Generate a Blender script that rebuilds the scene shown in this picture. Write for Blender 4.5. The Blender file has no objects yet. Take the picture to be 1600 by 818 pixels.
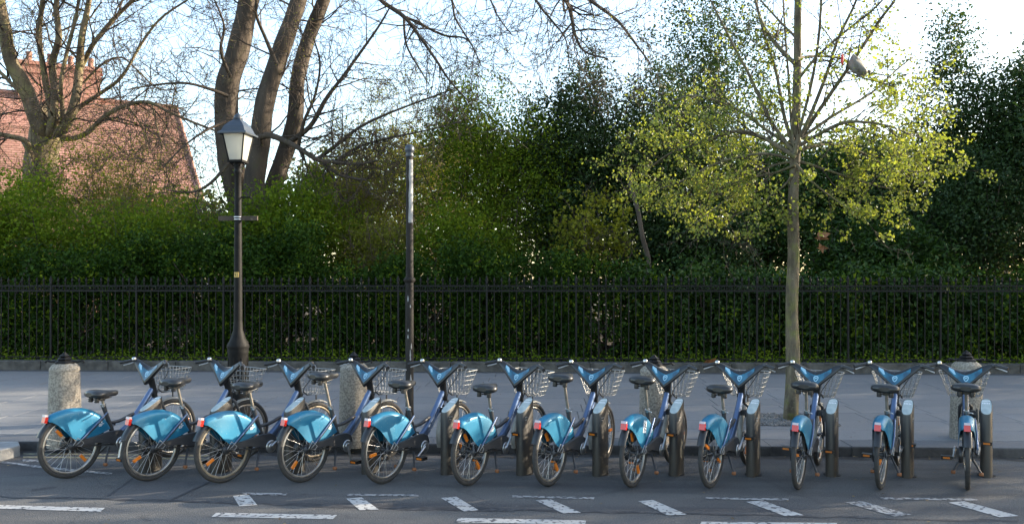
import bpy, math, random
import numpy as np
from mathutils import Vector, Matrix, noise

# ------------------------------------------------------------------ camera, sky, sun
scene = bpy.context.scene
C = scene.collection
R = math.radians
F, HC, HORIZ, YAW = 1250.0, 2.0, 440.0, R(2.0)          # focal (px of 1600), eye height, horizon row, yaw
cam_d = bpy.data.cameras.new('camera'); cam = bpy.data.objects.new('camera', cam_d); C.objects.link(cam)
cam.location = (0, 0, HC); cam.rotation_euler = (R(90), 0, YAW)
cam_d.sensor_width = 36.0; cam_d.lens = 36.0 * F / 1600.0
cam_d.shift_y = (HORIZ - 409.0) / 1600.0
cam_d.clip_start = 0.1; cam_d.clip_end = 3000
scene.camera = cam

SUN_AZ, SUN_EL = 74.0, 17.0                            # degrees right of +Y, above the horizon
world = bpy.data.worlds.new('World'); scene.world = world; world.use_nodes = True
nt = world.node_tree; bg = nt.nodes['Background']
sky = nt.nodes.new('ShaderNodeTexSky'); sky.sky_type = 'NISHITA'; sky.sun_disc = False
sky.sun_elevation = R(SUN_EL); sky.sun_rotation = R(SUN_AZ); sky.air_density = 1.0; sky.dust_density = 1.3; sky.ozone_density = .3
nt.links.new(sky.outputs[0], bg.inputs[0]); bg.inputs[1].default_value = 0.15
sun_d = bpy.data.lights.new('sun', 'SUN'); sun_d.energy = 4.2; sun_d.angle = R(0.53); sun_d.color = (1.0, 0.86, 0.66)
sun = bpy.data.objects.new('sun', sun_d); C.objects.link(sun)
sdir = Vector((math.sin(R(SUN_AZ)) * math.cos(R(SUN_EL)), math.cos(R(SUN_AZ)) * math.cos(R(SUN_EL)), math.sin(R(SUN_EL))))
sun.rotation_euler = (-sdir).to_track_quat('-Z', 'Y').to_euler()
sun.location = sdir * 60
vs = scene.view_settings
vs.view_transform = 'Standard'; vs.look = 'None'; vs.gamma = 1.0; vs.use_curve_mapping = False
vs.exposure = 2.0

# ------------------------------------------------------------------ picture -> place helpers
RV = Vector((math.cos(YAW), math.sin(YAW), 0)); FV = Vector((-math.sin(YAW), math.cos(YAW), 0)); UV = Vector((0, 0, 1))
EYE = Vector((0, 0, HC))
def ray(x, y): return FV + RV * ((x - 800) / F) + UV * ((HORIZ - y) / F)
def gp(x, y, z=0.0):
    d = ray(x, y); return EYE + d * ((z - HC) / d.z)
def dp(x, y, depth): return EYE + ray(x, y) * depth
def pj(p):
    q = p - EYE; d = q.dot(FV); return 800 + F * q.dot(RV) / d, HORIZ - F * q.z / d
KERB_Y, FENCE_Y = 9.285, 16.25
def pavz(Y): return 0.12 + max(0.0, Y - 9.65) * 0.0152
def gpav(x, y):
    z = .12
    for _ in range(12): p = gp(x, y, z); z = pavz(p.y)
    return p

# ------------------------------------------------------------------ materials
def nmat(name):
    m = bpy.data.materials.new(name); m.use_nodes = True
    return m, m.node_tree, m.node_tree.nodes['Principled BSDF']
def mix_rgb(t, fac, a, b, mode='MIX'):
    n = t.nodes.new('ShaderNodeMix'); n.data_type = 'RGBA'; n.blend_type = mode
    for i, v in ((0, fac), (6, a), (7, b)):
        if hasattr(v, 'is_linked') or isinstance(v, bpy.types.NodeSocket): t.links.new(v, n.inputs[i])
        else: n.inputs[i].default_value = v if i == 0 else (*v, 1) if len(v) == 3 else v
    return n.outputs[2]
def noise_fac(t, scale, detail=4, lo=.35, hi=.65, coord='Object', dist=0.0, stretch=None):
    tc = t.nodes.new('ShaderNodeTexCoord'); n = t.nodes.new('ShaderNodeTexNoise')
    n.inputs['Scale'].default_value = scale; n.inputs['Detail'].default_value = detail; n.inputs['Distortion'].default_value = dist
    src = t.nodes.new('ShaderNodeNewGeometry').outputs['Position'] if coord == 'World' else tc.outputs[coord]
    if stretch:
        mp = t.nodes.new('ShaderNodeMapping'); mp.inputs['Scale'].default_value = stretch; t.links.new(src, mp.inputs[0]); src = mp.outputs[0]
    t.links.new(src, n.inputs['Vector'])
    r = t.nodes.new('ShaderNodeMapRange'); r.inputs[1].default_value = lo; r.inputs[2].default_value = hi; t.links.new(n.outputs[0], r.inputs[0])
    return r.outputs[0]
def bump(t, bsdf, h, strength=.3, dist=.01):
    b = t.nodes.new('ShaderNodeBump'); b.inputs['Strength'].default_value = strength; b.inputs['Distance'].default_value = dist
    t.links.new(h, b.inputs['Height']); t.links.new(b.outputs[0], bsdf.inputs['Normal'])
def simple(name, col, rough=.5, metal=0.0, col2=None, scale=8, bs=0.0, coat=0.0, spec=.5, lo=.35, hi=.65, bscale=None, coord='Object', stretch=None):
    m, t, b = nmat(name)
    b.inputs['Base Color'].default_value = (*col, 1); b.inputs['Roughness'].default_value = rough; b.inputs['Metallic'].default_value = metal
    b.inputs['Specular IOR Level'].default_value = spec
    if coat: b.inputs['Coat Weight'].default_value = coat; b.inputs['Coat Roughness'].default_value = .06
    if col2:
        f = noise_fac(t, scale, 5, lo, hi, coord, stretch=stretch); t.links.new(mix_rgb(t, f, col, col2), b.inputs['Base Color'])
    if bs: bump(t, b, noise_fac(t, bscale or scale * 3, 4, .2, .8, coord), bs, .02)
    return m
def leafmat(name, c1, c2, rough=.45, trans=.35, tcol=None, spec=.4, big=1.3):
    m, t, b = nmat(name)
    g = t.nodes.new('ShaderNodeNewGeometry')
    f = noise_fac(t, big, 3, .3, .7)
    base = mix_rgb(t, g.outputs['Random Per Island'], c1, c2)
    base = mix_rgb(t, f, base, mix_rgb(t, 1.0, base, (.62, .66, .6), 'MULTIPLY'))
    t.links.new(base, b.inputs['Base Color']); b.inputs['Roughness'].default_value = rough; b.inputs['Specular IOR Level'].default_value = spec
    tr = t.nodes.new('ShaderNodeBsdfTranslucent')
    t.links.new(mix_rgb(t, 1.0, base, tcol or (1.3, 1.3, .6), 'MULTIPLY'), tr.inputs[0])
    mx = t.nodes.new('ShaderNodeMixShader'); mx.inputs[0].default_value = trans
    t.links.new(b.outputs[0], mx.inputs[1]); t.links.new(tr.outputs[0], mx.inputs[2])
    t.links.new(mx.outputs[0], t.nodes['Material Output'].inputs[0])
    return m

M = {}
def asphalt():
    m, t, b = nmat('asphalt')
    big = noise_fac(t, .55, 5, .3, .7); mid = noise_fac(t, 7, 5, .3, .7); fine = noise_fac(t, 95, 3, .32, .68)
    streak = noise_fac(t, 1.0, 5, .45, .7, stretch=(.25, 2.2, 1))
    c = mix_rgb(t, big, (.080, .079, .079), (.118, .116, .112)); c = mix_rgb(t, mid, c, (.092, .091, .090))
    c = mix_rgb(t, streak, c, (.050, .050, .053)); c = mix_rgb(t, noise_fac(t, 2.6, 4, .66, .74), c, (.045, .045, .047)); c = mix_rgb(t, noise_fac(t, 16, 2, .72, .76), c, (.15, .148, .142))
    c2 = mix_rgb(t, fine, (.45, .45, .45), (1.65, 1.65, 1.65)); c = mix_rgb(t, 1.0, c, c2, 'MULTIPLY')
    # fine cracks with a shape of their own
    tc = t.nodes.new('ShaderNodeTexCoord'); v = t.nodes.new('ShaderNodeTexVoronoi'); v.feature = 'DISTANCE_TO_EDGE'; v.inputs['Scale'].default_value = .55
    nz = t.nodes.new('ShaderNodeTexNoise'); nz.inputs['Scale'].default_value = 2.2; nz.inputs['Detail'].default_value = 6
    t.links.new(tc.outputs['Object'], nz.inputs['Vector'])
    ad = t.nodes.new('ShaderNodeMix'); ad.data_type = 'VECTOR'; ad.inputs[0].default_value = .22
    t.links.new(tc.outputs['Object'], ad.inputs[4]); t.links.new(nz.outputs['Color'], ad.inputs[5]); t.links.new(ad.outputs[1], v.inputs['Vector'])
    cr = t.nodes.new('ShaderNodeMapRange'); cr.inputs[1].default_value = .0; cr.inputs[2].default_value = .012; t.links.new(v.outputs['Distance'], cr.inputs[0])
    c = mix_rgb(t, cr.outputs[0], mix_rgb(t, .22, c, (.02, .02, .022)), c)
    t.links.new(c, b.inputs['Base Color']); b.inputs['Roughness'].default_value = .82; b.inputs['Specular IOR Level'].default_value = .35
    bump(t, b, fine, .7, .006); return m
M['asphalt'] = asphalt()
def worn_paint(name, col, thr):
    m, t, b = nmat(name)
    f = noise_fac(t, 22, 7, thr, thr + .07, dist=.3); g = noise_fac(t, 3, 3, .3, .7)
    c = mix_rgb(t, g, col, tuple(v * .78 for v in col)); c = mix_rgb(t, f, c, (.075, .074, .078))
    t.links.new(c, b.inputs['Base Color']); b.inputs['Roughness'].default_value = .75; return m
M['paint'] = worn_paint('worn_white_paint', (.42, .415, .40), .54)
M['paint_old'] = worn_paint('old_white_paint', (.33, .325, .315), .48)
M['paint_yellow'] = worn_paint('faded_yellow_paint', (.26, .235, .14), .52)
M['tar'] = simple('tar', (.022, .022, .025), .7, col2=(.06, .06, .064), scale=14, lo=.45, hi=.7)
M['gutter'] = simple('gutter_dirt_shade', (.03, .028, .026), .95, col2=(.075, .07, .064), scale=9, bs=.4, lo=.4, hi=.75)
M['patch'] = simple('asphalt_patch', (.060, .060, .064), .85, col2=(.082, .082, .085), scale=60, bs=.4, bscale=160)
def slabmat():
    m, t, b = nmat('paving_slab')
    oi = t.nodes.new('ShaderNodeObjectInfo')
    c = mix_rgb(t, oi.outputs['Random'], (.150, .152, .156), (.182, .184, .188))
    c = mix_rgb(t, noise_fac(t, .9, 6, .3, .7, 'World'), c, (.142, .144, .148)); f = noise_fac(t, 110, 2, .3, .7, 'World')
    c = mix_rgb(t, 1.0, c, mix_rgb(t, f, (.82, .82, .82), (1.18, 1.18, 1.18)), 'MULTIPLY')
    c = mix_rgb(t, noise_fac(t, 14, 3, .69, .72, 'World'), c, (.09, .09, .095))
    t.links.new(c, b.inputs['Base Color']); b.inputs['Roughness'].default_value = .75; bump(t, b, f, .25, .003); return m
M['slab'] = slabmat()
M['mortar'] = simple('joint_grout', (.035, .035, .036), .9, col2=(.06, .06, .06), scale=30)
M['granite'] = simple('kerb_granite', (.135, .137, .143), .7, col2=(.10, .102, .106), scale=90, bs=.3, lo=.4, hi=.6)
M['kerbface'] = simple('dark_kerb_face', (.028, .028, .03), .8, col2=(.055, .054, .055), scale=7, bs=.3)  # front of each kerb stone, darker than its top
M['plinth'] = simple('plinth_stone', (.10, .092, .082), .9, col2=(.045, .042, .038), scale=6, bs=.5)
M['bollard'] = simple('bollard_granite', (.36, .325, .27), .85, col2=(.19, .165, .135), scale=48, bs=.6, lo=.40, hi=.60, coord='World')
M['concrete'] = simple('light_concrete', (.27, .268, .262), .8, col2=(.19, .19, .19), scale=12, bs=.2)
M['soil'] = simple('soil', (.035, .027, .018), .95, col2=(.055, .04, .026), scale=6, bs=.6)
M['iron'] = simple('black_iron', (.006, .006, .0065), .55, col2=(.013, .012, .0115), scale=20, spec=.22, bs=.1)
M['lampblack'] = simple('lamp_black_paint', (.006, .006, .0065), .6, col2=(.011, .0105, .010), scale=12, spec=.14)
M['lampslate'] = simple('lamp_roof_paint', (.03, .04, .055), .4, col2=(.04, .05, .065), scale=10)
M['polegrey'] = simple('pole_grey_paint', (.034, .031, .028), .7, col2=(.016, .014, .013), spec=.15, scale=9, stretch=(1, 1, .3), bs=.15)
M['polepale'] = simple('pole_pale', (.30, .30, .30), .6, col2=(.22, .22, .22), scale=14)
M['gravel'] = simple('gravel', (.22, .21, .2), .9, col2=(.11, .105, .1), scale=17)
M['frost'] = leafmat('frosted_lantern_glass', (.80, .77, .74), (.80, .77, .74), .4, .55, (1, 1, 1), .3)
M['brown_leaf'] = simple('dead_leaf', (.28, .12, .04), .8, col2=(.16, .065, .025), scale=9)
def barkmat(name, a, b_, green=None, scale=6, gthr=.5):
    m, t, b = nmat(name)
    f = noise_fac(t, scale, 8, .3, .7, stretch=(1, 1, .25)); c = mix_rgb(t, f, a, b_)
    if green: c = mix_rgb(t, noise_fac(t, scale * .5, 5, gthr, gthr + .2), c, green)
    sp = noise_fac(t, scale * 6, 2, .68, .72); c = mix_rgb(t, sp, c, tuple(min(1, v * 2.2) for v in b_))
    t.links.new(c, b.inputs['Base Color']); b.inputs['Roughness'].default_value = .9; bump(t, b, f, .9, .03); return m
M['bark_street'] = barkmat('street_tree_bark', (.052, .040, .025), (.165, .135, .085), (.12, .12, .035), 14, .48)
M['bark_dark'] = barkmat('dark_bark', (.034, .025, .018), (.072, .054, .038), (.062, .056, .026), 5, .58)
M['bark_pale'] = barkmat('pale_bark', (.07, .052, .032), (.19, .145, .088), (.19, .17, .065), 5, .52)
M['twig'] = simple('twig', (.035, .025, .018), .9, col2=(.06, .043, .03), scale=2)
M['twig_pale'] = simple('pale_twig', (.14, .10, .065), .9, col2=(.09, .06, .04), scale=2)
# bicycle
def bluemat():
    m, t, b = nmat('metallic_blue_plastic')
    c = mix_rgb(t, noise_fac(t, 5, 4, .35, .65), (.010, .135, .245), (.014, .16, .275))
    c = mix_rgb(t, noise_fac(t, 45, 4, .66, .70, 'World'), c, (.12, .22, .28)); oi = t.nodes.new('ShaderNodeObjectInfo'); c = mix_rgb(t, oi.outputs['Random'], c, mix_rgb(t, 1.0, c, (.82, .86, .88), 'MULTIPLY'))
    c = mix_rgb(t, noise_fac(t, 2.6, 6, .52, .75, 'World'), c, (.05, .17, .26))
    t.links.new(c, b.inputs['Base Color']); b.inputs['Metallic'].default_value = .2; b.inputs['Roughness'].default_value = .42
    b.inputs['Specular IOR Level'].default_value = .35; b.inputs['Coat Weight'].default_value = .12; b.inputs['Coat Roughness'].default_value = .2; return m
M['blue'] = bluemat()
M['panelblue'] = simple('panel_blue', (.008, .055, .10), .3, col2=(.022, .16, .25), scale=14, coat=.3)
M['paleblue'] = simple('panel_pale_blue', (.30, .50, .62), .3)
M['tyre'] = simple('tyre_rubber', (.022, .021, .021), .8, col2=(.04, .038, .036), scale=12, bs=.2, bscale=120)
M['rim'] = simple('rim_alloy', (.42, .41, .39), .38, .8, col2=(.26, .24, .21), scale=9)
M['rimdust'] = simple('dusty_rim', (.30, .25, .18), .6, .3, col2=(.20, .16, .11), scale=9)
M['spoke'] = simple('spoke_steel', (.45, .45, .45), .35, .9)
M['frame'] = simple('frame_silver_blue', (.13, .18, .29), .28, .6, col2=(.10, .145, .24), scale=6)
M['darkgrey'] = simple('dark_grey_plastic', (.032, .033, .037), .45, col2=(.048, .048, .05), scale=10)
M['black'] = simple('black_plastic', (.012, .012, .013), .38, col2=(.02, .02, .021), scale=10)
M['saddle'] = simple('saddle_vinyl', (.016, .016, .017), .32, col2=(.028, .028, .028), scale=18, bs=.08)
M['silver'] = simple('polished_alloy', (.55, .55, .55), .28, .9, col2=(.4, .4, .4), scale=14)
M['post'] = simple('seat_post_alloy', (.36, .32, .27), .4, .7, col2=(.25, .22, .18), scale=16)
M['wire'] = simple('basket_wire', (.29, .29, .285), .42, .5)
M['white'] = simple('white_print', (.75, .76, .77), .5)
M['red'] = simple('red_lens', (.55, .02, .012), .25, coat=.4)
M['redtop'] = simple('clear_lens', (.50, .42, .44), .25)
M['orange'] = simple('amber_reflector', (.60, .17, .015), .3, coat=.3)
M['rust'] = simple('rusty_rubber', (.23, .09, .035), .7)
M['mudguard'] = simple('pale_mudguard', (.34, .33, .30), .5, .2, col2=(.24, .23, .2), scale=12)
M['dock'] = simple('docking_post_metal', (.066, .062, .057), .42, .35, col2=(.048, .045, .042), scale=7, stretch=(1, 1, .2))
M['docktop'] = simple('docking_post_top', (.42, .47, .46), .6, col2=(.30, .36, .37), scale=16, spec=.2)
M['sticker'] = simple('torn_sticker', (.40, .33, .22), .8, col2=(.28, .23, .16), scale=40)
M['bag'] = leafmat('plastic_bag', (.26, .245, .225), (.30, .28, .26), .5, .3, (1, .95, .9))
M['redbag'] = simple('red_ribbon', (.5, .03, .03), .6)
# house
M['rooftile'] = leafmat('clay_roof_tile', (.29, .145, .115), (.37, .205, .17), .8, 0.0, (1, 1, 1), .2, .4)
M['brick'] = simple('red_brick', (.29, .135, .10), .85, col2=(.36, .19, .145), scale=9)
M['glass'] = simple('window_glass', (.03, .035, .04), .1)
# foliage
M['lf_dark'] = leafmat('hedge_leaf', (.015, .040, .006), (.046, .094, .010), .55, .28, spec=.12)
M['lf_green'] = leafmat('fresh_green_leaf', (.10, .175, .014), (.21, .265, .024), .55, .5, spec=.15)
M['lf_bud'] = leafmat('budding_leaf', (.17, .20, .022), (.30, .29, .045), .55, .5, spec=.15)
M['lf_holly'] = leafmat('holly_leaf', (.020, .048, .014), (.055, .092, .026), .45, .28, spec=.28)
M['lf_laurel'] = leafmat('laurel_leaf', (.018, .050, .010), (.058, .108, .018), .42, .28, spec=.24)
M['lf_wood'] = leafmat('distant_leaf', (.06, .075, .025), (.11, .11, .04), .6, .3)
M['litter'] = leafmat('litter', (.13, .08, .035), (.28, .21, .11), .8, .1, (1, 1, 1))
M['lf_linden'] = leafmat('young_linden_leaf', (.18, .23, .04), (.32, .345, .09), .5, .5, (1.25, 1.2, .5))

# ------------------------------------------------------------------ mesh helpers
def link(o, parent=None):
    C.objects.link(o)
    if parent: o.parent = parent
    return o
def tag(o, label=None, cat=None, group=None, kind=None):
    if label: o['label'] = label
    if cat: o['category'] = cat
    if group: o['group'] = group
    if kind: o['kind'] = kind
    return o
def empty(name, loc=(0, 0, 0), rz=0.0):
    o = bpy.data.objects.new(name, None); o.location = loc; o.rotation_euler = (0, 0, rz); o.empty_display_size = .2
    return link(o)
class MB:
    def __init__(s): s.v = []; s.f = []; s.sm = []
    def add(s, vs_, fs, smooth=True):
        n = len(s.v); s.v += [tuple(p) for p in vs_]; s.f += [tuple(i + n for i in f) for f in fs]; s.sm += [smooth] * len(fs); return s
    def box(s, c, d, rot=None, taper=1.0):
        P = []
        for z in (-1, 1):
            k = taper if z > 0 else 1
            for x, y in ((-1, -1), (1, -1), (1, 1), (-1, 1)): P.append(Vector((x * d[0] / 2 * k, y * d[1] / 2 * k, z * d[2] / 2)))
        if rot is not None: P = [rot @ p for p in P]
        c = Vector(c); P = [p + c for p in P]
        return s.add(P, [(3, 2, 1, 0), (4, 5, 6, 7), (0, 1, 5, 4), (1, 2, 6, 5), (2, 3, 7, 6), (3, 0, 4, 7)], False)
    def tube(s, pts, rad, n=8, cap=True, flat=1.0):
        pts = [Vector(p) for p in pts]
        if not hasattr(rad, '__len__'): rad = [rad] * len(pts)
        V = []; ref = None
        for i, p in enumerate(pts):
            t = (pts[min(i + 1, len(pts) - 1)] - pts[max(i - 1, 0)]).normalized()
            if ref is None:
                ref = Vector((0, 0, 1)) if abs(t.z) < .8 else Vector((1, 0, 0))
            a = (ref - t * ref.dot(t)).normalized(); b = t.cross(a); ref = a
            for k in range(n):
                w = 2 * math.pi * k / n; V.append(p + (a * math.cos(w) + b * math.sin(w) * flat) * rad[i])
        Fs = []
        for i in range(len(pts) - 1):
            for k in range(n): Fs.append((i * n + k, i * n + (k + 1) % n, (i + 1) * n + (k + 1) % n, (i + 1) * n + k))
        s.add(V, Fs)
        if cap:
            m = (len(pts) - 1) * n
            s.add([V[k] for k in range(n)], [tuple(range(n - 1, -1, -1))], False); s.add([V[m + k] for k in range(n)], [tuple(range(n))], False)
        return s
    def lathe(s, prof, n=16, c=(0, 0, 0), axis='Z', smooth=True, capped=True):
        V = []; c = Vector(c)
        for r, h in prof:
            for k in range(n):
                w = 2 * math.pi * k / n; x, y = r * math.cos(w), r * math.sin(w)
                V.append(c + (Vector((x, y, h)) if axis == 'Z' else Vector((h, x, y)) if axis == 'X' else Vector((x, h, y))))
        Fs = [(i * n + k, i * n + (k + 1) % n, (i + 1) * n + (k + 1) % n, (i + 1) * n + k) for i in range(len(prof) - 1) for k in range(n)]
        s.add(V, Fs, smooth)
        if capped:
            m = (len(prof) - 1) * n
            s.add(V[:n], [tuple(range(n - 1, -1, -1))], False); s.add(V[m:], [tuple(range(n))], False)
        return s
    def ring(s, R_, r, n=40, k=8, c=(0, 0, 0), squash=1.0, a0=0.0, a1=2 * math.pi):
        c = Vector(c); V = []; full = abs(a1 - a0 - 2 * math.pi) < 1e-6; N = n if full else n + 1
        for i in range(N):
            w = a0 + (a1 - a0) * i / n
            for j in range(k):
                u = 2 * math.pi * j / k; q = R_ + r * math.cos(u)
                V.append(c + Vector((r * math.sin(u) * squash, q * math.cos(w), q * math.sin(w))))
        Fs = [(i * k + j, i * k + (j + 1) % k, ((i + 1) % N) * k + (j + 1) % k, ((i + 1) % N) * k + j) for i in range(n) for j in range(k)]
        return s.add(V, Fs)
    def prism(s, poly, z0, z1):
        n = len(poly); V = [(p[0], p[1], z0) for p in poly] + [(p[0], p[1], z1) for p in poly]
        return s.add(V, [tuple(range(n - 1, -1, -1)), tuple(range(n, 2 * n))] + [(i, (i + 1) % n, n + (i + 1) % n, n + i) for i in range(n)], False)
    def mesh(s, name, mat):
        me = bpy.data.meshes.new(name); me.from_pydata(s.v, [], s.f); me.polygons.foreach_set('use_smooth', s.sm)
        if mat: me.materials.append(M[mat])
        me.validate(); me.update(); return me
    def build(s, name, mat, parent=None, bevel=0.0):
        o = link(bpy.data.objects.new(name, s.mesh(name, mat)), parent)
        if bevel:
            b = o.modifiers.new('bevel', 'BEVEL'); b.width = bevel; b.segments = 2; b.limit_method = 'ANGLE'; b.angle_limit = R(35)
        return o
def np_mesh(name, V, Fc, mat, smooth=False):
    """V (n,3) array, Fc (m,k) int array with one face size"""
    me = bpy.data.meshes.new(name); V = np.asarray(V, np.float32); Fc = np.asarray(Fc, np.int32); m, k = Fc.shape
    me.vertices.add(len(V)); me.vertices.foreach_set('co', V.ravel())
    me.loops.add(m * k); me.loops.foreach_set('vertex_index', Fc.ravel())
    me.polygons.add(m); me.polygons.foreach_set('loop_start', np.arange(0, m * k, k, dtype=np.int32))
    me.polygons.foreach_set('use_smooth', np.full(m, smooth))
    me.materials.append(M[mat]); me.update(calc_edges=True); return me
def np_obj(name, V, Fc, mat, parent=None, smooth=False): return link(bpy.data.objects.new(name, np_mesh(name, V, Fc, mat, smooth)), parent)
def segs_arrays(segs, n=4):
    A = np.array([(*s[0], *s[1], s[2], s[3]) for s in segs], dtype=np.float64)
    p0, p1, r0, r1 = A[:, :3], A[:, 3:6], A[:, 6], A[:, 7]
    d = p1 - p0; L = np.linalg.norm(d, axis=1, keepdims=True); d = d / np.maximum(L, 1e-9)
    up = np.where(np.abs(d[:, 2:3]) < .9, np.array([[0, 0, 1.]]), np.array([[1., 0, 0]]))
    a = np.cross(up, d); a /= np.linalg.norm(a, axis=1, keepdims=True); b = np.cross(d, a)
    N = len(A); V = np.zeros((N, 2 * n, 3))
    for k in range(n):
        w = 2 * math.pi * k / n; o = a * math.cos(w) + b * math.sin(w)
        V[:, k] = p0 + o * r0[:, None]; V[:, n + k] = p1 + d * 0.3 * r1[:, None] + o * r1[:, None]
    base = (np.arange(N) * 2 * n)[:, None, None]
    q = np.array([(k, (k + 1) % n, n + (k + 1) % n, n + k) for k in range(n)])[None]
    return V.reshape(-1, 3), (base + q).reshape(-1, 4)
def leaf_arrays(P, size, rng, aspect=.55, up=.5, droop=0.0, fold=.25, rounded=False):
    """leaf blades at points P: folded diamonds (2 triangles) or rounder six-sided blades (4 triangles)"""
    P = np.asarray(P); n = len(P); L = size * rng.uniform(.65, 1.3, n)[:, None]
    nor = rng.normal(size=(n, 3)); nor[:, 2] += up * 1.6; nor /= np.linalg.norm(nor, axis=1, keepdims=True)
    a = rng.normal(size=(n, 3)); a[:, 2] -= droop * 2; a -= nor * np.sum(a * nor, 1, keepdims=True); a /= np.linalg.norm(a, axis=1, keepdims=True)
    b = np.cross(nor, a); W = L * aspect * .5; fo = nor * W * fold * 2
    if not rounded:
        V = np.stack([P, P + a * L * .45 + b * W + fo, P + a * L, P + a * L * .45 - b * W + fo], 1)
        T = np.array([(0, 1, 2), (0, 2, 3)]); k = 4
    else:
        V = np.stack([P, P + a * L * .25 + b * W * .95 + fo, P + a * L * .72 + b * W * .85 + fo, P + a * L, P + a * L * .72 - b * W * .85 + fo, P + a * L * .25 - b * W * .95 + fo], 1)
        T = np.array([(0, 1, 2), (0, 2, 3), (0, 3, 4), (0, 4, 5)]); k = 6
    return V.reshape(-1, 3), ((np.arange(n) * k)[:, None, None] + T[None]).reshape(-1, 3)

# ------------------------------------------------------------------ ground, road, pavement
g = MB(); g.add([(-900, -900, 0), (900, -900, 0), (900, 1500, 0), (-900, 1500, 0)], [(0, 1, 2, 3)], False)
tag(g.build('road', 'asphalt'), kind='structure')
road = bpy.data.objects['road']
XL, XR = -13.5, 14.5
pv = MB(); S_ = .0152
def pz(Y): return .12 + (Y - 9.65) * S_
pv.add([(-70, 9.6, .105), (70, 9.6, .105), (70, 16.0, pz(16.0) - .014), (-70, 16.0, pz(16.0) - .014), (-70, 9.6, -.2), (70, 9.6, -.2)], [(0, 1, 2, 3), (4, 5, 1, 0)], False)
pav = tag(pv.build('pavement', 'mortar'), kind='structure')
TREE = gpav(1236, 655)
PIT = (TREE.x - .62, TREE.x + .50, TREE.y - .46, TREE.y + .38)
rnd = random.Random(4)
SW, SD = .98, .60
slab_me = []
for k in range(3):
    mb = MB(); w, d, b = SW - .007, SD - .007, .004
    mb.add([(-w/2, -d/2, -.02), (w/2, -d/2, -.02), (w/2, d/2, -.02), (-w/2, d/2, -.02), (-w/2, -d/2, -b), (w/2, -d/2, -b), (w/2, d/2, -b), (-w/2, d/2, -b),
            (-w/2+b, -d/2+b, 0), (w/2-b, -d/2+b, 0), (w/2-b, d/2-b, 0), (-w/2+b, d/2-b, 0)],
           [(0, 1, 5, 4), (1, 2, 6, 5), (2, 3, 7, 6), (3, 0, 4, 7), (4, 5, 9, 8), (5, 6, 10, 9), (6, 7, 11, 10), (7, 4, 8, 11), (8, 9, 10, 11)], False)
    slab_me.append(mb.mesh('paving_slab', 'slab'))
nslab = 0; Y = 9.672; row = 0; rest = MB()
while Y < 16.0:
    half = 6.6 + (Y - 9.3) * .68
    x = -half - 1.2 + (SW / 2 if row % 2 else 0) - .4
    while x < half + 1.2:
        cx, cy = x + SW / 2, Y + SD / 2
        if cy + SD / 2 < 16.1 and nslab < 298:
            o = bpy.data.objects.new('paving_slab', slab_me[rnd.randrange(3)]); link(o, pav)
            o.location = (cx, cy, pz(cy) + rnd.uniform(-.0015, .0015)); o.rotation_euler = (math.atan(S_) + rnd.uniform(-.002, .002), rnd.uniform(-.002, .002), 0); nslab += 1
        x += SW
    Y += SD; row += 1
# surface beyond the built slabs, out of the picture at both sides
for sx in (-1, 1):
    a, b = sx * 13.5, sx * 70
    rest.add([(a, 9.66, .119), (b, 9.66, .119), (b, 16.0, pz(16.0) - .002), (a, 16.0, pz(16.0) - .002)], [(0, 1, 2, 3) if sx > 0 else (3, 2, 1, 0)], False)
rest.build('paving_run', 'slab', pav)
# kerb stones
kb = MB(); kb.add([(-70, KERB_Y + .012, -.1), (70, KERB_Y + .012, -.1), (70, KERB_Y + .012, .10), (-70, KERB_Y + .012, .10), (-70, 9.65, .10), (70, 9.65, .10)], [(0, 1, 2, 3), (3, 2, 5, 4)], False)
kerb = tag(kb.build('kerb', 'mortar'), kind='structure')
x = -11.0; i = 0; kvar = {}
while x < 11.5:
    L = (1.05, .92, 1.18)[i % 3]
    if L not in kvar:
        mb = MB(); ys = [(-.178, -.2), (-.178, .095), (-.172, .112), (-.158, .1195), (.172, .122), (.176, .10)]
        V = [(sx * (L / 2 - .004), yy, zz) for sx in (-1, 1) for yy, zz in ys]; n = len(ys)
        mb.add(V, [(k, n + k, n + k + 1, k + 1) for k in range(n - 1)] + [tuple(range(n)), tuple(range(2 * n - 1, n - 1, -1))], False)
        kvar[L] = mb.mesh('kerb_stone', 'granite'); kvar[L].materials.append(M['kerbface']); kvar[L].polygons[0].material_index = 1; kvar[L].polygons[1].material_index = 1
    o = link(bpy.data.objects.new('kerb_stone', kvar[L]), kerb); o.location = (x + L / 2, KERB_Y + .178 + rnd.uniform(-.003, .003), rnd.uniform(-.003, .002)); x += L; i += 1
# build-out of the kerb at the left edge
pts = [gp(31.5, 695.5, .118), gp(29, 689.4, .118), gp(-250, 689, .118), gp(-250, 755, .118), gp(-60, 719, .118), gp(0, 703.5, .118), gp(24, 697.5, .118)]
bo = MB().prism([(p.x, p.y) for p in pts], -.05, .124).build('kerb_build_out', 'concrete', bevel=.012); tag(bo, kind='structure')
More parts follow.
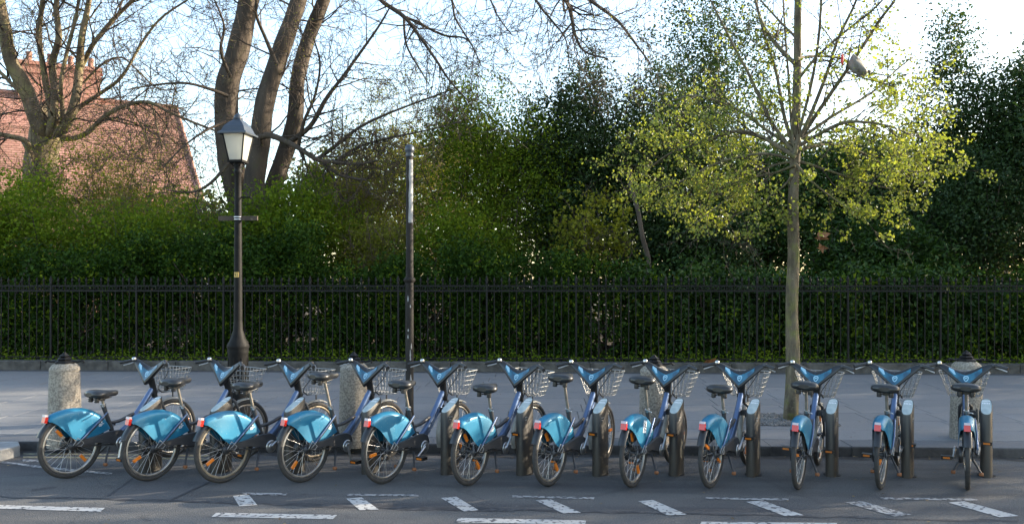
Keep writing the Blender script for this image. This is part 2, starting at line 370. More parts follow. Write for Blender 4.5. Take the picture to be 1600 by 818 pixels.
# gravel pit round the street tree
rg = np.random.default_rng(3); n = 2600
P = np.stack([rg.uniform(PIT[0], PIT[1], n), rg.uniform(PIT[2], PIT[3], n), np.zeros(n)], 1); P[:, 2] = .12 + (P[:, 1] - 9.65) * S_ + .006 + rg.uniform(0, .012, n)
s = rg.uniform(.008, .02, (n, 1, 1)); octa = np.array([(1, 0, 0), (0, 1, 0), (-1, 0, 0), (0, -1, 0), (0, 0, 1), (0, 0, -1)])[None] * rg.uniform(.6, 1.3, (n, 6, 1))
ang = rg.uniform(0, 6.28, n); ca, sa = np.cos(ang)[:, None], np.sin(ang)[:, None]
O = np.stack([octa[:, :, 0] * ca - octa[:, :, 1] * sa, octa[:, :, 0] * sa + octa[:, :, 1] * ca, octa[:, :, 2]], 2) * s
T = np.array([(0, 1, 4), (1, 2, 4), (2, 3, 4), (3, 0, 4), (1, 0, 5), (2, 1, 5), (3, 2, 5), (0, 3, 5)])
MB().add([(PIT[0] + .02, PIT[2] + .02, pz(PIT[2] + .02) + .005), (PIT[1] - .02, PIT[2] + .02, pz(PIT[2] + .02) + .005), (PIT[1] - .02, PIT[3] - .02, pz(PIT[3] - .02) + .005), (PIT[0] + .02, PIT[3] - .02, pz(PIT[3] - .02) + .005)], [(0, 1, 2, 3)], False).build('tree_pit_bed', 'soil', pav)
gr = np_obj('tree_pit_gravel', (P[:, None] + O).reshape(-1, 3), ((np.arange(n) * 6)[:, None, None] + T[None]).reshape(-1, 3), 'gravel')
tag(gr, 'grey gravel filling the square pit round the street tree', 'gravel', kind='stuff')

# road markings: thin sheets on the asphalt
def sheet(name, px, mat, z=.004, parent=road):
    P = [gp(x, y, z) for x, y in px]; P = [(p.x, p.y, z) for p in P]
    a = sum(P[i][0] * P[(i + 1) % len(P)][1] - P[(i + 1) % len(P)][0] * P[i][1] for i in range(len(P)))
    if a < 0: P.reverse()
    return MB().add(P, [tuple(range(len(P)))], False).build(name, mat, parent)
for q in ([(-250, 781), (164, 792.5), (157, 798.5), (-250, 786)], [(338, 800), (527, 803.5), (520, 810), (330, 806.5)], [(716, 808), (916, 812), (914, 818.5), (712, 815)],
          [(1096, 814), (1308, 816), (1306, 823), (1092, 822)], [(1480, 820), (1700, 823), (1700, 830), (1476, 828)]):
    sheet('lane_dash', q, 'paint')
for q in ([(364, 774), (388, 771), (402, 788), (374, 790)], [(541, 778), (565, 776), (592, 795), (562, 796)], [(689, 777), (713, 775), (748, 796), (725, 798)],
          [(837, 781), (860, 779), (908, 800), (880, 801)], [(997, 782), (1020, 780), (1074, 803), (1043, 804)], [(1166, 783), (1192, 781), (1256, 804), (1226, 805)],
          [(1481, 784), (1506, 782), (1592, 805), (1562, 807)]):
    sheet('bay_slash', q, 'paint')
sheet('bay_slash', [(1320, 784), (1346, 782), (1424, 803), (1398, 806)], 'paint_old')
for q in ([(372, 768.5), (449, 769.5), (447, 772.8), (388, 772.4)], [(542, 770.5), (655, 771.5), (654, 774.5), (543, 773.5)], [(800, 773), (929, 776), (928, 779), (800, 776)],
          [(1102, 775.5), (1232, 778), (1232, 781), (1102, 778.5)], [(1376, 776), (1527, 778), (1527, 781.2), (1376, 779)]):
    sheet('bay_line', q, 'paint_old')
sheet('bay_line', [(-200, 697), (0, 719), (62, 727), (176, 738), (174, 741), (60, 730), (0, 722), (-200, 700)], 'paint_old')
sheet('bay_line', [(34, 716.5), (64, 718), (62, 721), (36, 720)], 'paint_old')
for a, b in ((707.0, 709.2), (711.8, 714.2)):
    sheet('yellow_line', [(36, a), (330, a + 3.2), (330, b + 3.2), (36, b)], 'paint_yellow')
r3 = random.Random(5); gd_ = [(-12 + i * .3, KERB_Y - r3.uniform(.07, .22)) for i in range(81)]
MB().add([(x, KERB_Y + .02, .002) for x, y in gd_] + [(x, y, .002) for x, y in gd_], [(i, 81 + i, 82 + i, i + 1) for i in range(80)], False).build('gutter_dirt_shade', 'gutter', road)  # gutter grime, also a painted dark band for contact shade along the kerb
# tar seam and a dug-up patch
r2 = random.Random(8); top = []; bot = []
for i in range(61):
    x = -60 + i * 27.5; y = 775 + (x / 1100) * 30 - max(0, x - 700) * .006 + r2.uniform(-1.5, 1.5); w = r2.uniform(1.0, 4.0) + (3.0 if 480 < x < 800 else 0)
    top.append((x, y - w / 2)); bot.append((x, y + w / 2))
sheet('tar_seam', top + bot[::-1], 'tar', .0025)
sheet('asphalt_patch', [(205, 747), (330, 752), (262, 784), (165, 778)], 'patch', .0015)
sheet('tar_joint', [(206, 746), (209, 747), (172, 774), (167, 774)], 'tar', .003)
sheet('tar_joint', [(326, 752), (330, 752.5), (268, 781), (263, 780.5)], 'tar', .003)

# ------------------------------------------------------------------ plinth, garden ground, railing
gb = MB(); gb.add([(-80, 16.55, .24), (80, 16.55, .24), (80, 21, .45), (-80, 21, .45), (90, 120, .6), (-90, 120, .6)], [(0, 1, 2, 3), (3, 2, 4, 5)], False)
tag(gb.build('garden_ground', 'soil'), kind='structure')
plinth = empty('stone_plinth', (0, 16.2, .2)); tag(plinth, 'long low weathered stone plinth carrying the black railing', 'plinth')
mb = MB(); mb.box((0, 0, 0), (1.394, .46, .30)); pme = mb.mesh('coping_stone', 'plinth')
for i in range(-8, 9):
    o = link(bpy.data.objects.new('coping_stone', pme), plinth); o.location = (i * 1.4 + .3, .03 + rnd.uniform(-.006, .006), .035 + rnd.uniform(-.006, .006))
    b = o.modifiers.new('bevel', 'BEVEL'); b.width = .02; b.segments = 2
fence = empty('iron_railing', (0, FENCE_Y, .385)); tag(fence, 'black wrought iron railing with spear pickets running along the park edge', 'railing')
FH = 1.72                                                # picket height above the coping
pk = MB(); pk.tube([(0, 0, .0), (0, 0, FH - .16)], .011, 6)
pk.lathe([(.011, FH - .17), (.022, FH - .155), (.012, FH - .14), (.012, FH - .12), (.030, FH - .09), (.018, FH - .05), (.002, FH)], 6)
pk.lathe([(.011, .09), (.018, .1), (.011, .11)], 6)
pk_me = pk.mesh('picket', 'iron')
pk2 = MB(); pk2.box((0, 0, (FH - .16) / 2), (.036, .036, FH - .16)); pk2.lathe([(.02, FH - .16), (.035, FH - .14), (.02, FH - .12), (.038, FH - .07), (.002, FH + .03)], 8)
pk2.lathe([(.05, 0), (.05, .04), (.022, .07)], 8); post_me = pk2.mesh('railing_post', 'iron')
PS = .151
for i in range(-76, 77):
    post = i % 12 == 5
    o = link(bpy.data.objects.new('railing_post' if post else 'picket', post_me if post else pk_me), fence); o.location = (i * PS - .02, rnd.uniform(-.003, .003), rnd.uniform(-.004, .004))
    o.rotation_euler = (rnd.uniform(-.004, .004), rnd.uniform(-.005, .005), 0)
for z, h in ((.06, .03), (FH - .29, .03), (FH - .185, .024)):
    MB().box((0, 0, z), (2 * 76 * PS + .3, .042, h)).build('rail', 'iron', fence)
rw = MB()
for i in range(-76, 76): rw.add(*(lambda V, Fs: (V, Fs))([((i + .5) * PS - .02 + (.030 if j < 8 else .044) * math.cos(j % 8 * math.pi / 4), -.012, FH - .238 + (.030 if j < 8 else .044) * math.sin(j % 8 * math.pi / 4)) for j in range(16)], [(j, (j + 1) % 8, 8 + (j + 1) % 8, 8 + j) for j in range(8)]))
rr = rw.build('ring_row', 'iron', fence); rr['kind'] = 'stuff'
sm = rr.modifiers.new('solid', 'SOLIDIFY'); sm.thickness = .014

# ------------------------------------------------------------------ stone bollards
def bollard_meshes():
    D = {}
    m = MB(); m.lathe([(.185, -.05), (.180, .1), (.172, .45), (.162, .80), (.163, .815), (.158, .83), (.165, .845), (.160, .875), (.13, .91), (.085, .935), (.03, .945)], 12, smooth=True); D['shaft'] = m.mesh('shaft', 'bollard')
    m = MB(); m.lathe([(.115, .925), (.115, .94), (.085, .955), (.07, .965), (.085, .975), (.055, .995), (.042, 1.0), (.062, 1.012), (.034, 1.03), (.012, 1.055)], 6, smooth=False); D['iron_cap'] = m.mesh('iron_cap', 'iron')
    for sgn in (-1, 1):
        m = MB(); m.tube([(sgn * .09, 0, .945), (sgn * .15, 0, .942), (sgn * .20, 0, .955), (sgn * .225, 0, .94), (sgn * .21, 0, .928)], [.014, .012, .012, .012, .009], 6); D['arm%d' % sgn] = m.mesh('scroll_arm', 'iron')
    return D
BD = bollard_meshes()
for (x, y, s, lab) in ((101, 690, 1, 'pale granite bollard behind the leftmost hire bike'), (553, 689, 1, 'granite bollard behind the fourth bike, left of the bare pole'),
                       (1022, 690, .97, 'granite bollard behind the eighth bike, nearest the middle of the railing'), (1510, 684, 1, 'granite bollard behind the rightmost hire bike')):
    p = gpav(x, y); b = empty('stone_bollard', p, R(rnd.uniform(-8, 8))); b.scale = (1, 1, s); tag(b, lab, 'bollard', 'stone bollards along the kerb')
    link(bpy.data.objects.new('shaft', BD['shaft']), b); link(bpy.data.objects.new('iron_cap', BD['iron_cap']), b)
    for sg in (-1, 1): link(bpy.data.objects.new('scroll_arm', BD['arm%d' % sg]), b)

# ------------------------------------------------------------------ lamp post
p = gpav(372, 652); LPz = p.z; LD = (p - EYE).dot(FV)
def zpx(y, depth, base): return HC + (HORIZ - y) / F * depth - base
lamp = empty('lamp_post', p, R(-4)); tag(lamp, 'tall black street lamp with square frosted lantern', 'street lamp')
z = lambda y: zpx(y, LD, LPz)
m = MB(); m.lathe([(.20, 0), (.20, .12), (.165, .16), (.155, .3), (.135, z(575)), (.135, z(552)), (.145, z(548)), (.135, z(545)), (.15, z(542)), (.145, z(538)), (.10, z(528)), (.066, z(515)), (.058, z(500))], 20); m.build('base', 'lampblack', lamp)
m = MB()
for k in range(8):
    w = k * math.pi / 4; m.tube([(.138 * math.cos(w), .138 * math.sin(w), .32), (.131 * math.cos(w), .131 * math.sin(w), z(558))], .012, 6)
m.build('base_fluting', 'lampblack', lamp)
m = MB(); m.lathe([(.058, z(505)), (.054, z(430)), (.046, z(300)), (.042, z(272)), (.056, z(270)), (.056, z(267)), (.042, z(265)), (.058, z(262)), (.058, z(257)), (.05, z(255)), (.062, z(250)), (.04, z(246)), (.032, z(242)), (.05, z(236))], 16); m.build('shaft', 'lampblack', lamp)
m = MB(); zz = z(308); m.tube([(-.05, 0, zz), (.17, 0, zz)], .011, 8); m.lathe([(.018, .165), (.02, .175), (.012, .185)], 8, (0, 0, zz), 'X'); m.build('ladder_bar', 'lampblack', lamp)
m = MB(); zz = z(341); m.box((0, -.0, zz), (.56, .035, .062)); m.build('timber_cross_piece', 'bark_dark', lamp, .004)
m = MB(); m.lathe([(.056, zz - .024), (.058, zz - .02), (.058, zz - .012), (.056, zz - .008)], 16); m.lathe([(.056, zz + .008), (.058, zz + .012), (.058, zz + .02), (.056, zz + .024)], 16); m.build('steel_band', 'silver', lamp)
# yellow number plate wrapped on the shaft
m = MB(); zz = z(429); V = []
for k in range(5):
    w = R(-125 + 70 * k / 4); V += [(.0585 * math.cos(w), .0585 * math.sin(w), zz - .035), (.0585 * math.cos(w), .0585 * math.sin(w), zz + .035)]
m.add(V, [(2 * k, 2 * k + 2, 2 * k + 3, 2 * k + 1) for k in range(4)]); M['plate'] = simple('yellow_plate', (.55, .36, .10), .6); num = m.build('number_plate', 'plate', lamp)
def strokes(mb, paths, place, w):                        # print strokes as thin raised bars
    for pa in paths:
        for a, b in zip(pa[:-1], pa[1:]): mb.tube([place(*a), place(*b)], w, 4)
def cylp(u, v):
    w = R(-90) + u / .0585; return Vector((.0595 * math.cos(w), .0595 * math.sin(w), zz + v))
NINE = [[(.012, .0), (.0, .0), (-.0, .018), (.012, .018), (.012, -.018), (.0, -.018)]]; THREE = [[(.0, .018), (.013, .018), (.005, .002), (.013, .0), (.013, -.018), (0, -.018)]]
m = MB(); strokes(m, [[(u - .021, v) for u, v in q] for q in NINE] + [[(u + .006, v) for u, v in q] for q in THREE], cylp, .0028); m.build('plate_digits', 'black', num)
# lantern
zb, zt = z(251), z(211); wb, wt = .092, .150
gl = MB()
def quadring(w0, z0, w1, z1):
    return [(-w0, -w0, z0), (w0, -w0, z0), (w0, w0, z0), (-w0, w0, z0), (-w1, -w1, z1), (w1, -w1, z1), (w1, w1, z1), (-w1, w1, z1)]
lant = MB(); lant.add(quadring(wb + .012, zb - .03, wb + .015, zb), [(0, 1, 5, 4), (1, 2, 6, 5), (2, 3, 7, 6), (3, 0, 4, 7), (3, 2, 1, 0), (4, 5, 6, 7)], False)
for sx, sy in ((-1, -1), (1, -1), (1, 1), (-1, 1)): lant.tube([(sx * wb, sy * wb, zb), (sx * wt, sy * wt, zt)], .011, 6); lant.tube([(sx * .03, sy * .03, zb - .085), (sx * wb, sy * wb, zb - .02)], .009, 6)
lant = lant.build('lantern_frame', 'lampblack', lamp)
for k in range(4):
    V = quadring(wb - .002, zb, wt - .002, zt); a, b = k, (k + 1) % 4
    MB().add([V[a], V[b], V[4 + b], V[4 + a]], [(0, 1, 2, 3)], False).build('lantern_pane', 'frost', lant)
rf = MB(); prof = [(.200, zt - .005), (.200, zt + .014), (.165, zt + .04), (.140, z(199)), (.09, z(192)), (.06, z(189)), (.05, z(187)), (.045, z(184))]
for (w0, z0), (w1, z1) in zip(prof[:-1], prof[1:]): rf.add(quadring(w0, z0, w1, z1), [(0, 1, 5, 4), (1, 2, 6, 5), (2, 3, 7, 6), (3, 0, 4, 7)], False)
rf.add(quadring(.200, zt - .005, .200, zt - .004), [(3, 2, 1, 0)], False)
rf.build('lantern_roof', 'lampslate', lamp); fi = MB(); fi.lathe([(.06, z(186)), (.065, z(184.5)), (.05, z(183)), (.055, z(181)), (.03, z(179)), (.012, z(177.5))], 12); fi.build('finial', 'lampslate', lamp)

# ------------------------------------------------------------------ bare pole
p = gpav(640, 652); PD = (p - EYE).dot(FV); z = lambda y: zpx(y, PD, p.z)
pole = empty('metal_pole', p); tag(pole, 'bare round metal pole with ball top and flaking paint', 'pole')
m = MB(); m.lathe([(.066, 0), (.062, .05), (.056, .08), (.054, z(460)), (.053, z(441))], 14); m.build('lower_shaft', 'polegrey', pole)
m = MB(); m.lathe([(.06, z(441)), (.085, z(438)), (.08, z(435)), (.058, z(433))], 14); m.build('collar', 'polegrey', pole)
m = MB(); m.lathe([(.052, z(433)), (.05, z(350)), (.048, z(244))], 14); m.build('upper_shaft', 'polegrey', pole)
m = MB(); m.lathe([(.052, z(245)), (.06, z(243)), (.045, z(240)), (.062, z(237)), (.067, z(233.5)), (.06, z(229)), (.035, z(226.5)), (.01, z(225.5))], 14); m.build('ball_top', 'lampslate', pole)
def patch(name, zz, w0, w1, rr_):
    mb = MB(); V = []; N = len(zz)
    for i, zq in enumerate(zz):
        for k in range(5):
            w = R(w0[i] + (w1[i] - w0[i]) * k / 4); V.append((rr_ * math.cos(w), rr_ * math.sin(w), zq))
    mb.add(V, [(5 * i + k, 5 * i + k + 1, 5 * i + 6 + k, 5 * i + 5 + k) for i in range(N - 1) for k in range(4)]); mb.build(name, 'polepale', pole)
ys = [348, 347.5, 335, 320, 305, 290, 275, 260, 250]
patch('pale_strip', [z(v) for v in ys], [-95, -100, -98, -92, -96, -85, -93, -88, -90], [-20] * 9, .0525)  # pale strip down the right side of the upper shaft
rr5 = random.Random(3)
for yy in (466, 478, 525, 540, 552, 560, 515, 590, 600):
    c = rr5.uniform(-125, -40); h = rr5.uniform(2, 7); patch('paint_flake', [z(yy + h), z(yy + h * .3), z(yy - h)], [c - 4, c - rr5.uniform(6, 14), c - 3], [c + 4, c + rr5.uniform(6, 14), c + 3], .0555)

# ------------------------------------------------------------------ hire bicycles (local axes: x right, y forward, z up, origin under the rear hub)
HUB, WB = .33, 1.17
def interp(t, arr):
    f = t * (len(arr) - 1); i = min(int(f), len(arr) - 2); k = f - i
    a, b = arr[i], arr[i + 1]
    return tuple(p + (q - p) * k for p, q in zip(a, b)) if hasattr(a, '__len__') else a + (b - a) * k
FT = [(-.245, .634), (-.225, .664), (-.165, .688), (-.08, .706), (.02, .712), (.12, .700), (.22, .664), (.305, .607), (.365, .540), (.405, .470)]
FB = [(-.235, .606), (-.21, .600), (-.17, .574), (-.125, .532), (-.08, .480), (-.03, .423), (.03, .378), (.14, .388), (.27, .412), (.40, .445)]
FW = [.040, .050, .056, .060, .063, .066, .068, .068, .064, .056]
bike_meshes = {}
def part_meshes():
    D = {}
    def put(k, mb, mat): D[k] = mb.mesh(k, mat)
    # wheel
    m = MB(); m.lathe([(.022, -.062), (.03, -.055), (.03, -.03), (.018, -.028), (.018, .028), (.03, .03), (.03, .042), (.045, .044), (.045, .050), (.012, .052), (.010, .072)], 14, (0, 0, 0), 'X')
    put('wheel_hub', m, 'darkgrey')
    m = MB(); m.lathe([(.03, -.075), (.078, -.072), (.082, -.055), (.075, -.035), (.03, -.033)], 18, (0, 0, 0), 'X'); put('brake_drum', m, 'black')
    m = MB(); m.ring(.3065, .0235, 48, 10, squash=.95); put('tyre', m, 'tyre')
    m = MB(); m.ring(.2755, .0145, 48, 8, squash=.95); put('rim', m, 'rim'); put('rim_dusty', m, 'rimdust')
    m = MB()
    for k in range(28):
        a = 2 * math.pi * k / 28; s = 1 if k % 2 else -1; b = a + (.75 if (k // 2) % 2 else -.75)
        m.tube([(s * .034, .03 * math.cos(b), .03 * math.sin(b)), (s * .004, .265 * math.cos(a), .265 * math.sin(a))], .0019, 4, False)
    put('spokes', m, 'spoke')
    m = MB(); m.box((0, 0, 0), (.018, .028, .088)); put('wheel_reflector', m, 'orange')
    # rear skirt
    m = MB(); NS = 27; rows = []
    for i in range(NS):
        t = i / (NS - 1); T_, B_, W_ = interp(t, FT), interp(t, FB), interp(t, FW); L = math.hypot(T_[0] - B_[0], T_[1] - B_[1])
        ds = [0, .004, .011, .022, .036, .05]; ds = [d * min(1, L / .055) for d in ds] + [.05 * min(1, L / .055) + (L - .05 * min(1, L / .055)) * q for q in (.25, .5, .75, 1)]
        sec = []
        for d in ds:
            x = W_ * math.sqrt(max(0, 1 - (1 - min(1, d / .05)) ** 2)) * (1 + .12 * d / max(L, .2)); k = d / L
            sec.append((x, T_[0] + (B_[0] - T_[0]) * k, T_[1] + (B_[1] - T_[1]) * k))
        rows.append([(-a, b, c) for a, b, c in sec[:0:-1]] + sec)
    n = len(rows[0]); m.add([p for r_ in rows for p in r_], [(i * n + k, i * n + k + 1, (i + 1) * n + k + 1, (i + 1) * n + k) for i in range(NS - 1) for k in range(n - 1)])
    put('rear_skirt', m, 'blue')
    # dark inner arch of the skirt
    m = MB(); V = []; A = [R(8 + 150 * i / 20) for i in range(21)]
    for a in A:
        for x, r_ in ((-.038, .335), (-.03, .352), (0, .358), (.03, .352), (.038, .335)): V.append((x, r_ * math.cos(a), HUB + r_ * math.sin(a)))
    m.add(V, [(5 * i + k, 5 * i + k + 1, 5 * i + 6 + k, 5 * i + 5 + k) for i in range(20) for k in range(4)]); put('inner_mudguard', m, 'black')
    # emblem: three leaf marks over three short lines of print
    m = MB(); W_ = .0725
    def em(cy, cz, r_, k=8): m.add([(W_, cy + r_ * math.cos(2 * math.pi * j / k), cz + r_ * math.sin(2 * math.pi * j / k)) for j in range(k)], [tuple(range(k))], False)
    em(.262, .535, .0085); em(.288, .535, .0085); em(.275, .552, .0085)
    for zz, y0, y1 in ((.513, .258, .31), (.502, .258, .30), (.492, .258, .285)):
        y = y0
        while y < y1: m.add([(W_, y, zz), (W_, y + .006, zz), (W_, y + .006, zz + .006), (W_, y, zz + .006)], [(0, 1, 2, 3)], False); y += .0085
    put('emblem', m, 'white')
    m = MB(); m.box((0, -.256, .628), (.056, .030, .060), Matrix.Rotation(R(-14), 3, 'X')); put('tail_light', m, 'red')
    m = MB(); m.box((0, -.251, .667), (.05, .032, .022), Matrix.Rotation(R(-14), 3, 'X')); put('light_cap', m, 'redtop')
    # stays, chain guard
    m = MB(); m.tube([(.088, .025, .352), (.088, .19, .495), (.074, .352, .628)], .0085, 8); put('seat_stay', m, 'frame')
    m = MB(); m.tube([(.083, .055, .355), (.083, .21, .488), (.071, .365, .612)], .005, 6); put('stay_shadow_tube', m, 'black')  # black tube standing in for the shadow line beside the seat stay
    m = MB(); m.tube([(.09, -.02, .345), (.10, .02, .415), (.095, .085, .355), (.10, .055, .325), (.10, -.005, .34), (.105, .07, .40)], .0042, 6); put('chain_tensioner', m, 'wire')
    poly = [(-.02, .36), (.03, .384), (.22, .402), (.38, .428), (.50, .425), (.56, .395), (.585, .335), (.57, .27), (.52, .232), (.455, .24), (.415, .285), (.25, .33), (.02, .335)]
    m = MB(); N = len(poly); m.add([(.072, y, z_) for y, z_ in poly] + [(.094, y + (.28 - y) * .03, z_ + (.33 - z_) * .06) for y, z_ in poly], [tuple(range(N - 1, -1, -1)), tuple(range(N, 2 * N))] + [(k, (k + 1) % N, N + (k + 1) % N, N + k) for k in range(N)], False); put('chain_guard', m, 'darkgrey')
    m = MB(); m.tube([(.06, .0, .325), (.06, .45, .275)], .008, 6); m.tube([(-.07, .0, .33), (-.055, .46, .285)], .011, 8); put('chain_stay', m, 'darkgrey')
    # crank (arm points along +y of its own origin at the bottom bracket)
    m = MB(); m.lathe([(.02, -.012), (.034, -.008), (.034, .004), (.02, .008)], 14, (0, 0, 0), 'X'); m.tube([(0, .0, 0), (.006, .09, 0), (.014, .17, 0)], [.017, .0125, .012], 8); put('crank_arm', m, 'silver')
    m = MB(); m.box((.06, 0, -.012), (.095, .075, .008)); m.box((.06, 0, .012), (.095, .075, .008)); m.tube([(0, 0, 0), (.10, 0, 0)], .008, 6)
    for sy in (-1, 1): m.box((.06, sy * .034, 0), (.095, .007, .03))
    put('pedal', m, 'black'); m = MB(); m.box((.06, -.040, 0), (.06, .005, .018)); m.box((.06, .040, 0), (.06, .005, .018)); put('pedal_reflector', m, 'orange')
    m = MB(); m.lathe([(.03, -.06), (.036, -.05), (.036, .05), (.03, .06)], 14, (0, 0, 0), 'X'); put('bottom_bracket', m, 'darkgrey')
    m = MB(); m.lathe([(.02, .002), (.062, .004), (.066, .010), (.05, .014), (.02, .016)], 18, (.078, 0, 0), 'X'); put('chainwheel_cover', m, 'silver')
    # frame
    m = MB(); m.tube([(0, .47, .345), (0, .53, .372), (0, .60, .415), (0, .67, .478), (0, .745, .565), (0, .82, .665), (0, .90, .775), (0, .925, .81)], [.030, .033, .034, .034, .033, .031, .030, .026], 12); put('main_tube', m, 'frame')
    m = MB(); m.tube([(0, .405, .505), (0, .46, .50), (0, .53, .505), (0, .60, .525), (0, .66, .548), (0, .70, .56)], [.017, .018, .019, .020, .02, .016], 10); put('upper_tube', m, 'darkgrey')
    m = MB(); m.tube([(0, .50, .30), (0, .60, .34), (0, .72, .45), (0, .84, .60), (0, .93, .70)], .017, 10); put('lower_tube', m, 'frame')
    m = MB(); m.tube([(0, .49, .29), (0, .43, .46), (0, .375, .62), (0, .352, .69)], [.026, .024, .022, .024], 10); put('seat_tube', m, 'darkgrey')
    m = MB(); m.lathe([(.026, .0), (.028, .008), (.026, .03)], 10, (0, 0, 0)); m.tube([(.02, -.02, .016), (.05, -.035, .02), (.056, -.03, .01)], .006, 6); put('seat_clamp', m, 'silver')
    # saddle about its own origin (top of post)
    m = MB(); st = [(-.135, .05, .020, .020), (-.125, .105, .034, .030), (-.09, .132, .045, .042), (-.04, .130, .046, .042), (.01, .105, .040, .038), (.06, .070, .034, .034), (.11, .042, .032, .032), (.15, .033, .032, .030), (.175, .022, .026, .018)]; K = 14; V = []
    for y, w, top_, dn in st:
        for k in range(K):
            a = 2 * math.pi * k / K; c_, s_ = math.cos(a), math.sin(a); V.append((w * math.copysign(abs(c_) ** .7, c_), y, .028 + (top_ if s_ > 0 else dn) * math.copysign(abs(s_) ** .8, s_)))
    m.add(V, [(i * K + k, i * K + (k + 1) % K, (i + 1) * K + (k + 1) % K, (i + 1) * K + k) for i in range(len(st) - 1) for k in range(K)]); m.add(V[:K], [tuple(range(K - 1, -1, -1))]); m.add(V[-K:], [tuple(range(K))]); put('saddle', m, 'saddle')
    m = MB()
    for s in (-1, 1): m.lathe([(.02, -.055), (.026, -.045), (.02, -.035), (.026, -.025), (.02, -.015), (.024, -.005)], 10, (s * .055, -.08, .0)); m.tube([(s * .055, -.08, -.035), (s * .025, 0, -.03), (s * .018, .10, -.01)], .006, 6)
    m.box((0, 0, -.028), (.06, .05, .03)); put('saddle_springs', m, 'black')
    # fork, steering column
    m = MB(); 
    for s in (-1, 1): m.tube([(s * .02, .975, .70), (s * .055, .99, .665), (s * .06, 1.05, .52), (s * .058, WB, HUB)], [.017, .017, .014, .011], 8)
    put('fork', m, 'darkgrey')
    m = MB(); V = []; K = 14
    sec = [(.955, .700, .034, .030), (.945, .76, .036, .034), (.928, .84, .038, .036), (.918, .86, .042, .038), (.905, .90, .05, .040), (.895, .93, .06, .036)]
    for y, z_, w, d in sec:
        for k in range(K): a = 2 * math.pi * k / K; V.append((w * math.cos(a), y + d * math.sin(a), z_ - d * .28 * math.sin(a)))
    m.add(V, [(i * K + k, i * K + (k + 1) % K, (i + 1) * K + (k + 1) % K, (i + 1) * K + k) for i in range(len(sec) - 1) for k in range(K)]); m.add(V[:K], [tuple(range(K - 1, -1, -1))]); put('steering_column', m, 'black')
    # gull-wing handlebar console: x, top z, bottom z, rear y, depth
    X = [-.262, -.235, -.19, -.14, -.09, -.04, 0, .04, .09, .14, .19, .235, .262]
    def prof(x):
        a = abs(x) / .262
        zt_ = 1.048 + .080 * (3 * a * a - 2 * a ** 3) + .010 * a; zb_ = .855 + .248 * a ** .98; dep = .072 - .036 * a; yb = .845 + .035 * a
        return zt_, zb_, yb, dep
    V = []; K = 12
    for x in X:
        zt_, zb_, yb, dep = prof(x); h = zt_ - zb_; lean = .42 * h
        for k in range(K):
            a = 2 * math.pi * k / K; c_, s_ = math.cos(a), math.sin(a); u = math.copysign(abs(c_) ** .6, c_); v = math.copysign(abs(s_) ** .6, s_)
            V.append((x, yb + dep / 2 + u * dep / 2 + v * lean / 2, (zt_ + zb_) / 2 + v * h / 2))
    m = MB(); m.add(V, [(i * K + k, i * K + (k + 1) % K, (i + 1) * K + (k + 1) % K, (i + 1) * K + k) for i in range(len(X) - 1) for k in range(K)]); m.add(V[:K], [tuple(range(K - 1, -1, -1))]); m.add(V[-K:], [tuple(range(K))]); put('handlebar_console', m, 'black')
    def face(x, q, off):                                  # point on the rear face, q 0 bottom .. 1 top
        zt_, zb_, yb, dep = prof(x); h = zt_ - zb_; lean = .42 * h; v = (q - .5) * 2
        return (x, yb + v * lean / 2 - off + (.012 if abs(v) > .85 else 0), (zt_ + zb_) / 2 + v * h / 2 * .97)
    m = MB(); xs = [-.155 + .031 * i for i in range(11)]; V = []
    for x in xs:
        lo = .26 + .22 * (abs(x) / .155) ** 2
        for q in (lo, lo + (.93 - lo) * .33, lo + (.93 - lo) * .66, .93): V.append(face(x, q, .004))
    m.add(V, [(4 * i + k, 4 * i + 4 + k, 4 * i + 5 + k, 4 * i + 1 + k) for i in range(10) for k in range(3)]); put('display_panel', m, 'panelblue')
    m = MB(); 
    V = [face(-.150, .70, .006), face(-.105, .50, .006), (face(-.088, .60, .006)), face(-.105, .90, .006), face(-.15, .90, .006)]; m.add(V, [(0, 1, 2, 3, 4)], False); put('panel_label', m, 'paleblue')
    m = MB(); V = [face(.026 * math.cos(2 * math.pi * k / 12) + .005, .62 + .17 * math.sin(2 * math.pi * k / 12), .006) for k in range(12)]; W2 = [face(.017 * math.cos(2 * math.pi * k / 12) + .005, .62 + .11 * math.sin(2 * math.pi * k / 12), .006) for k in range(12)]
    m.add(V + W2, [(k, (k + 1) % 12, 12 + (k + 1) % 12, 12 + k) for k in range(12)], False); m.add([face(-.008, .59, .007), face(.016, .62, .007), face(.016, .68, .007), face(-.008, .65, .007)], [(0, 1, 2, 3)], False); put('panel_mark', m, 'paleblue')
    for s, nm in ((-1, 'L'), (1, 'R')):
        m = MB(); m.tube([(s * .245, .885, 1.118), (s * .275, .875, 1.118), (s * .325, .845, 1.108), (s * .385, .80, 1.094)], [.015, .0175, .0185, .0185], 10); put('grip' + nm, m, 'black')
        m = MB(); m.tube([(s * .255, .905, 1.112), (s * .285, .915, 1.095), (s * .33, .885, 1.078), (s * .378, .838, 1.062)], [.008, .0085, .0075, .007], 6, flat=.6); put('brake_lever' + nm, m, 'silver')
        m = MB(); m.lathe([(.021, -.016), (.023, -.01), (.023, .012), (.019, .016)], 10, (s * .262, .885, 1.118), 'X'); put('lever_clamp' + nm, m, 'darkgrey')
    m = MB(); m.lathe([(.022, -.012), (.025, .006), (.019, .018), (.007, .023)], 12, (-.240, .872, 1.134)); put('bell', m, 'silver')
    # wire basket
    m = MB(); w = .0034
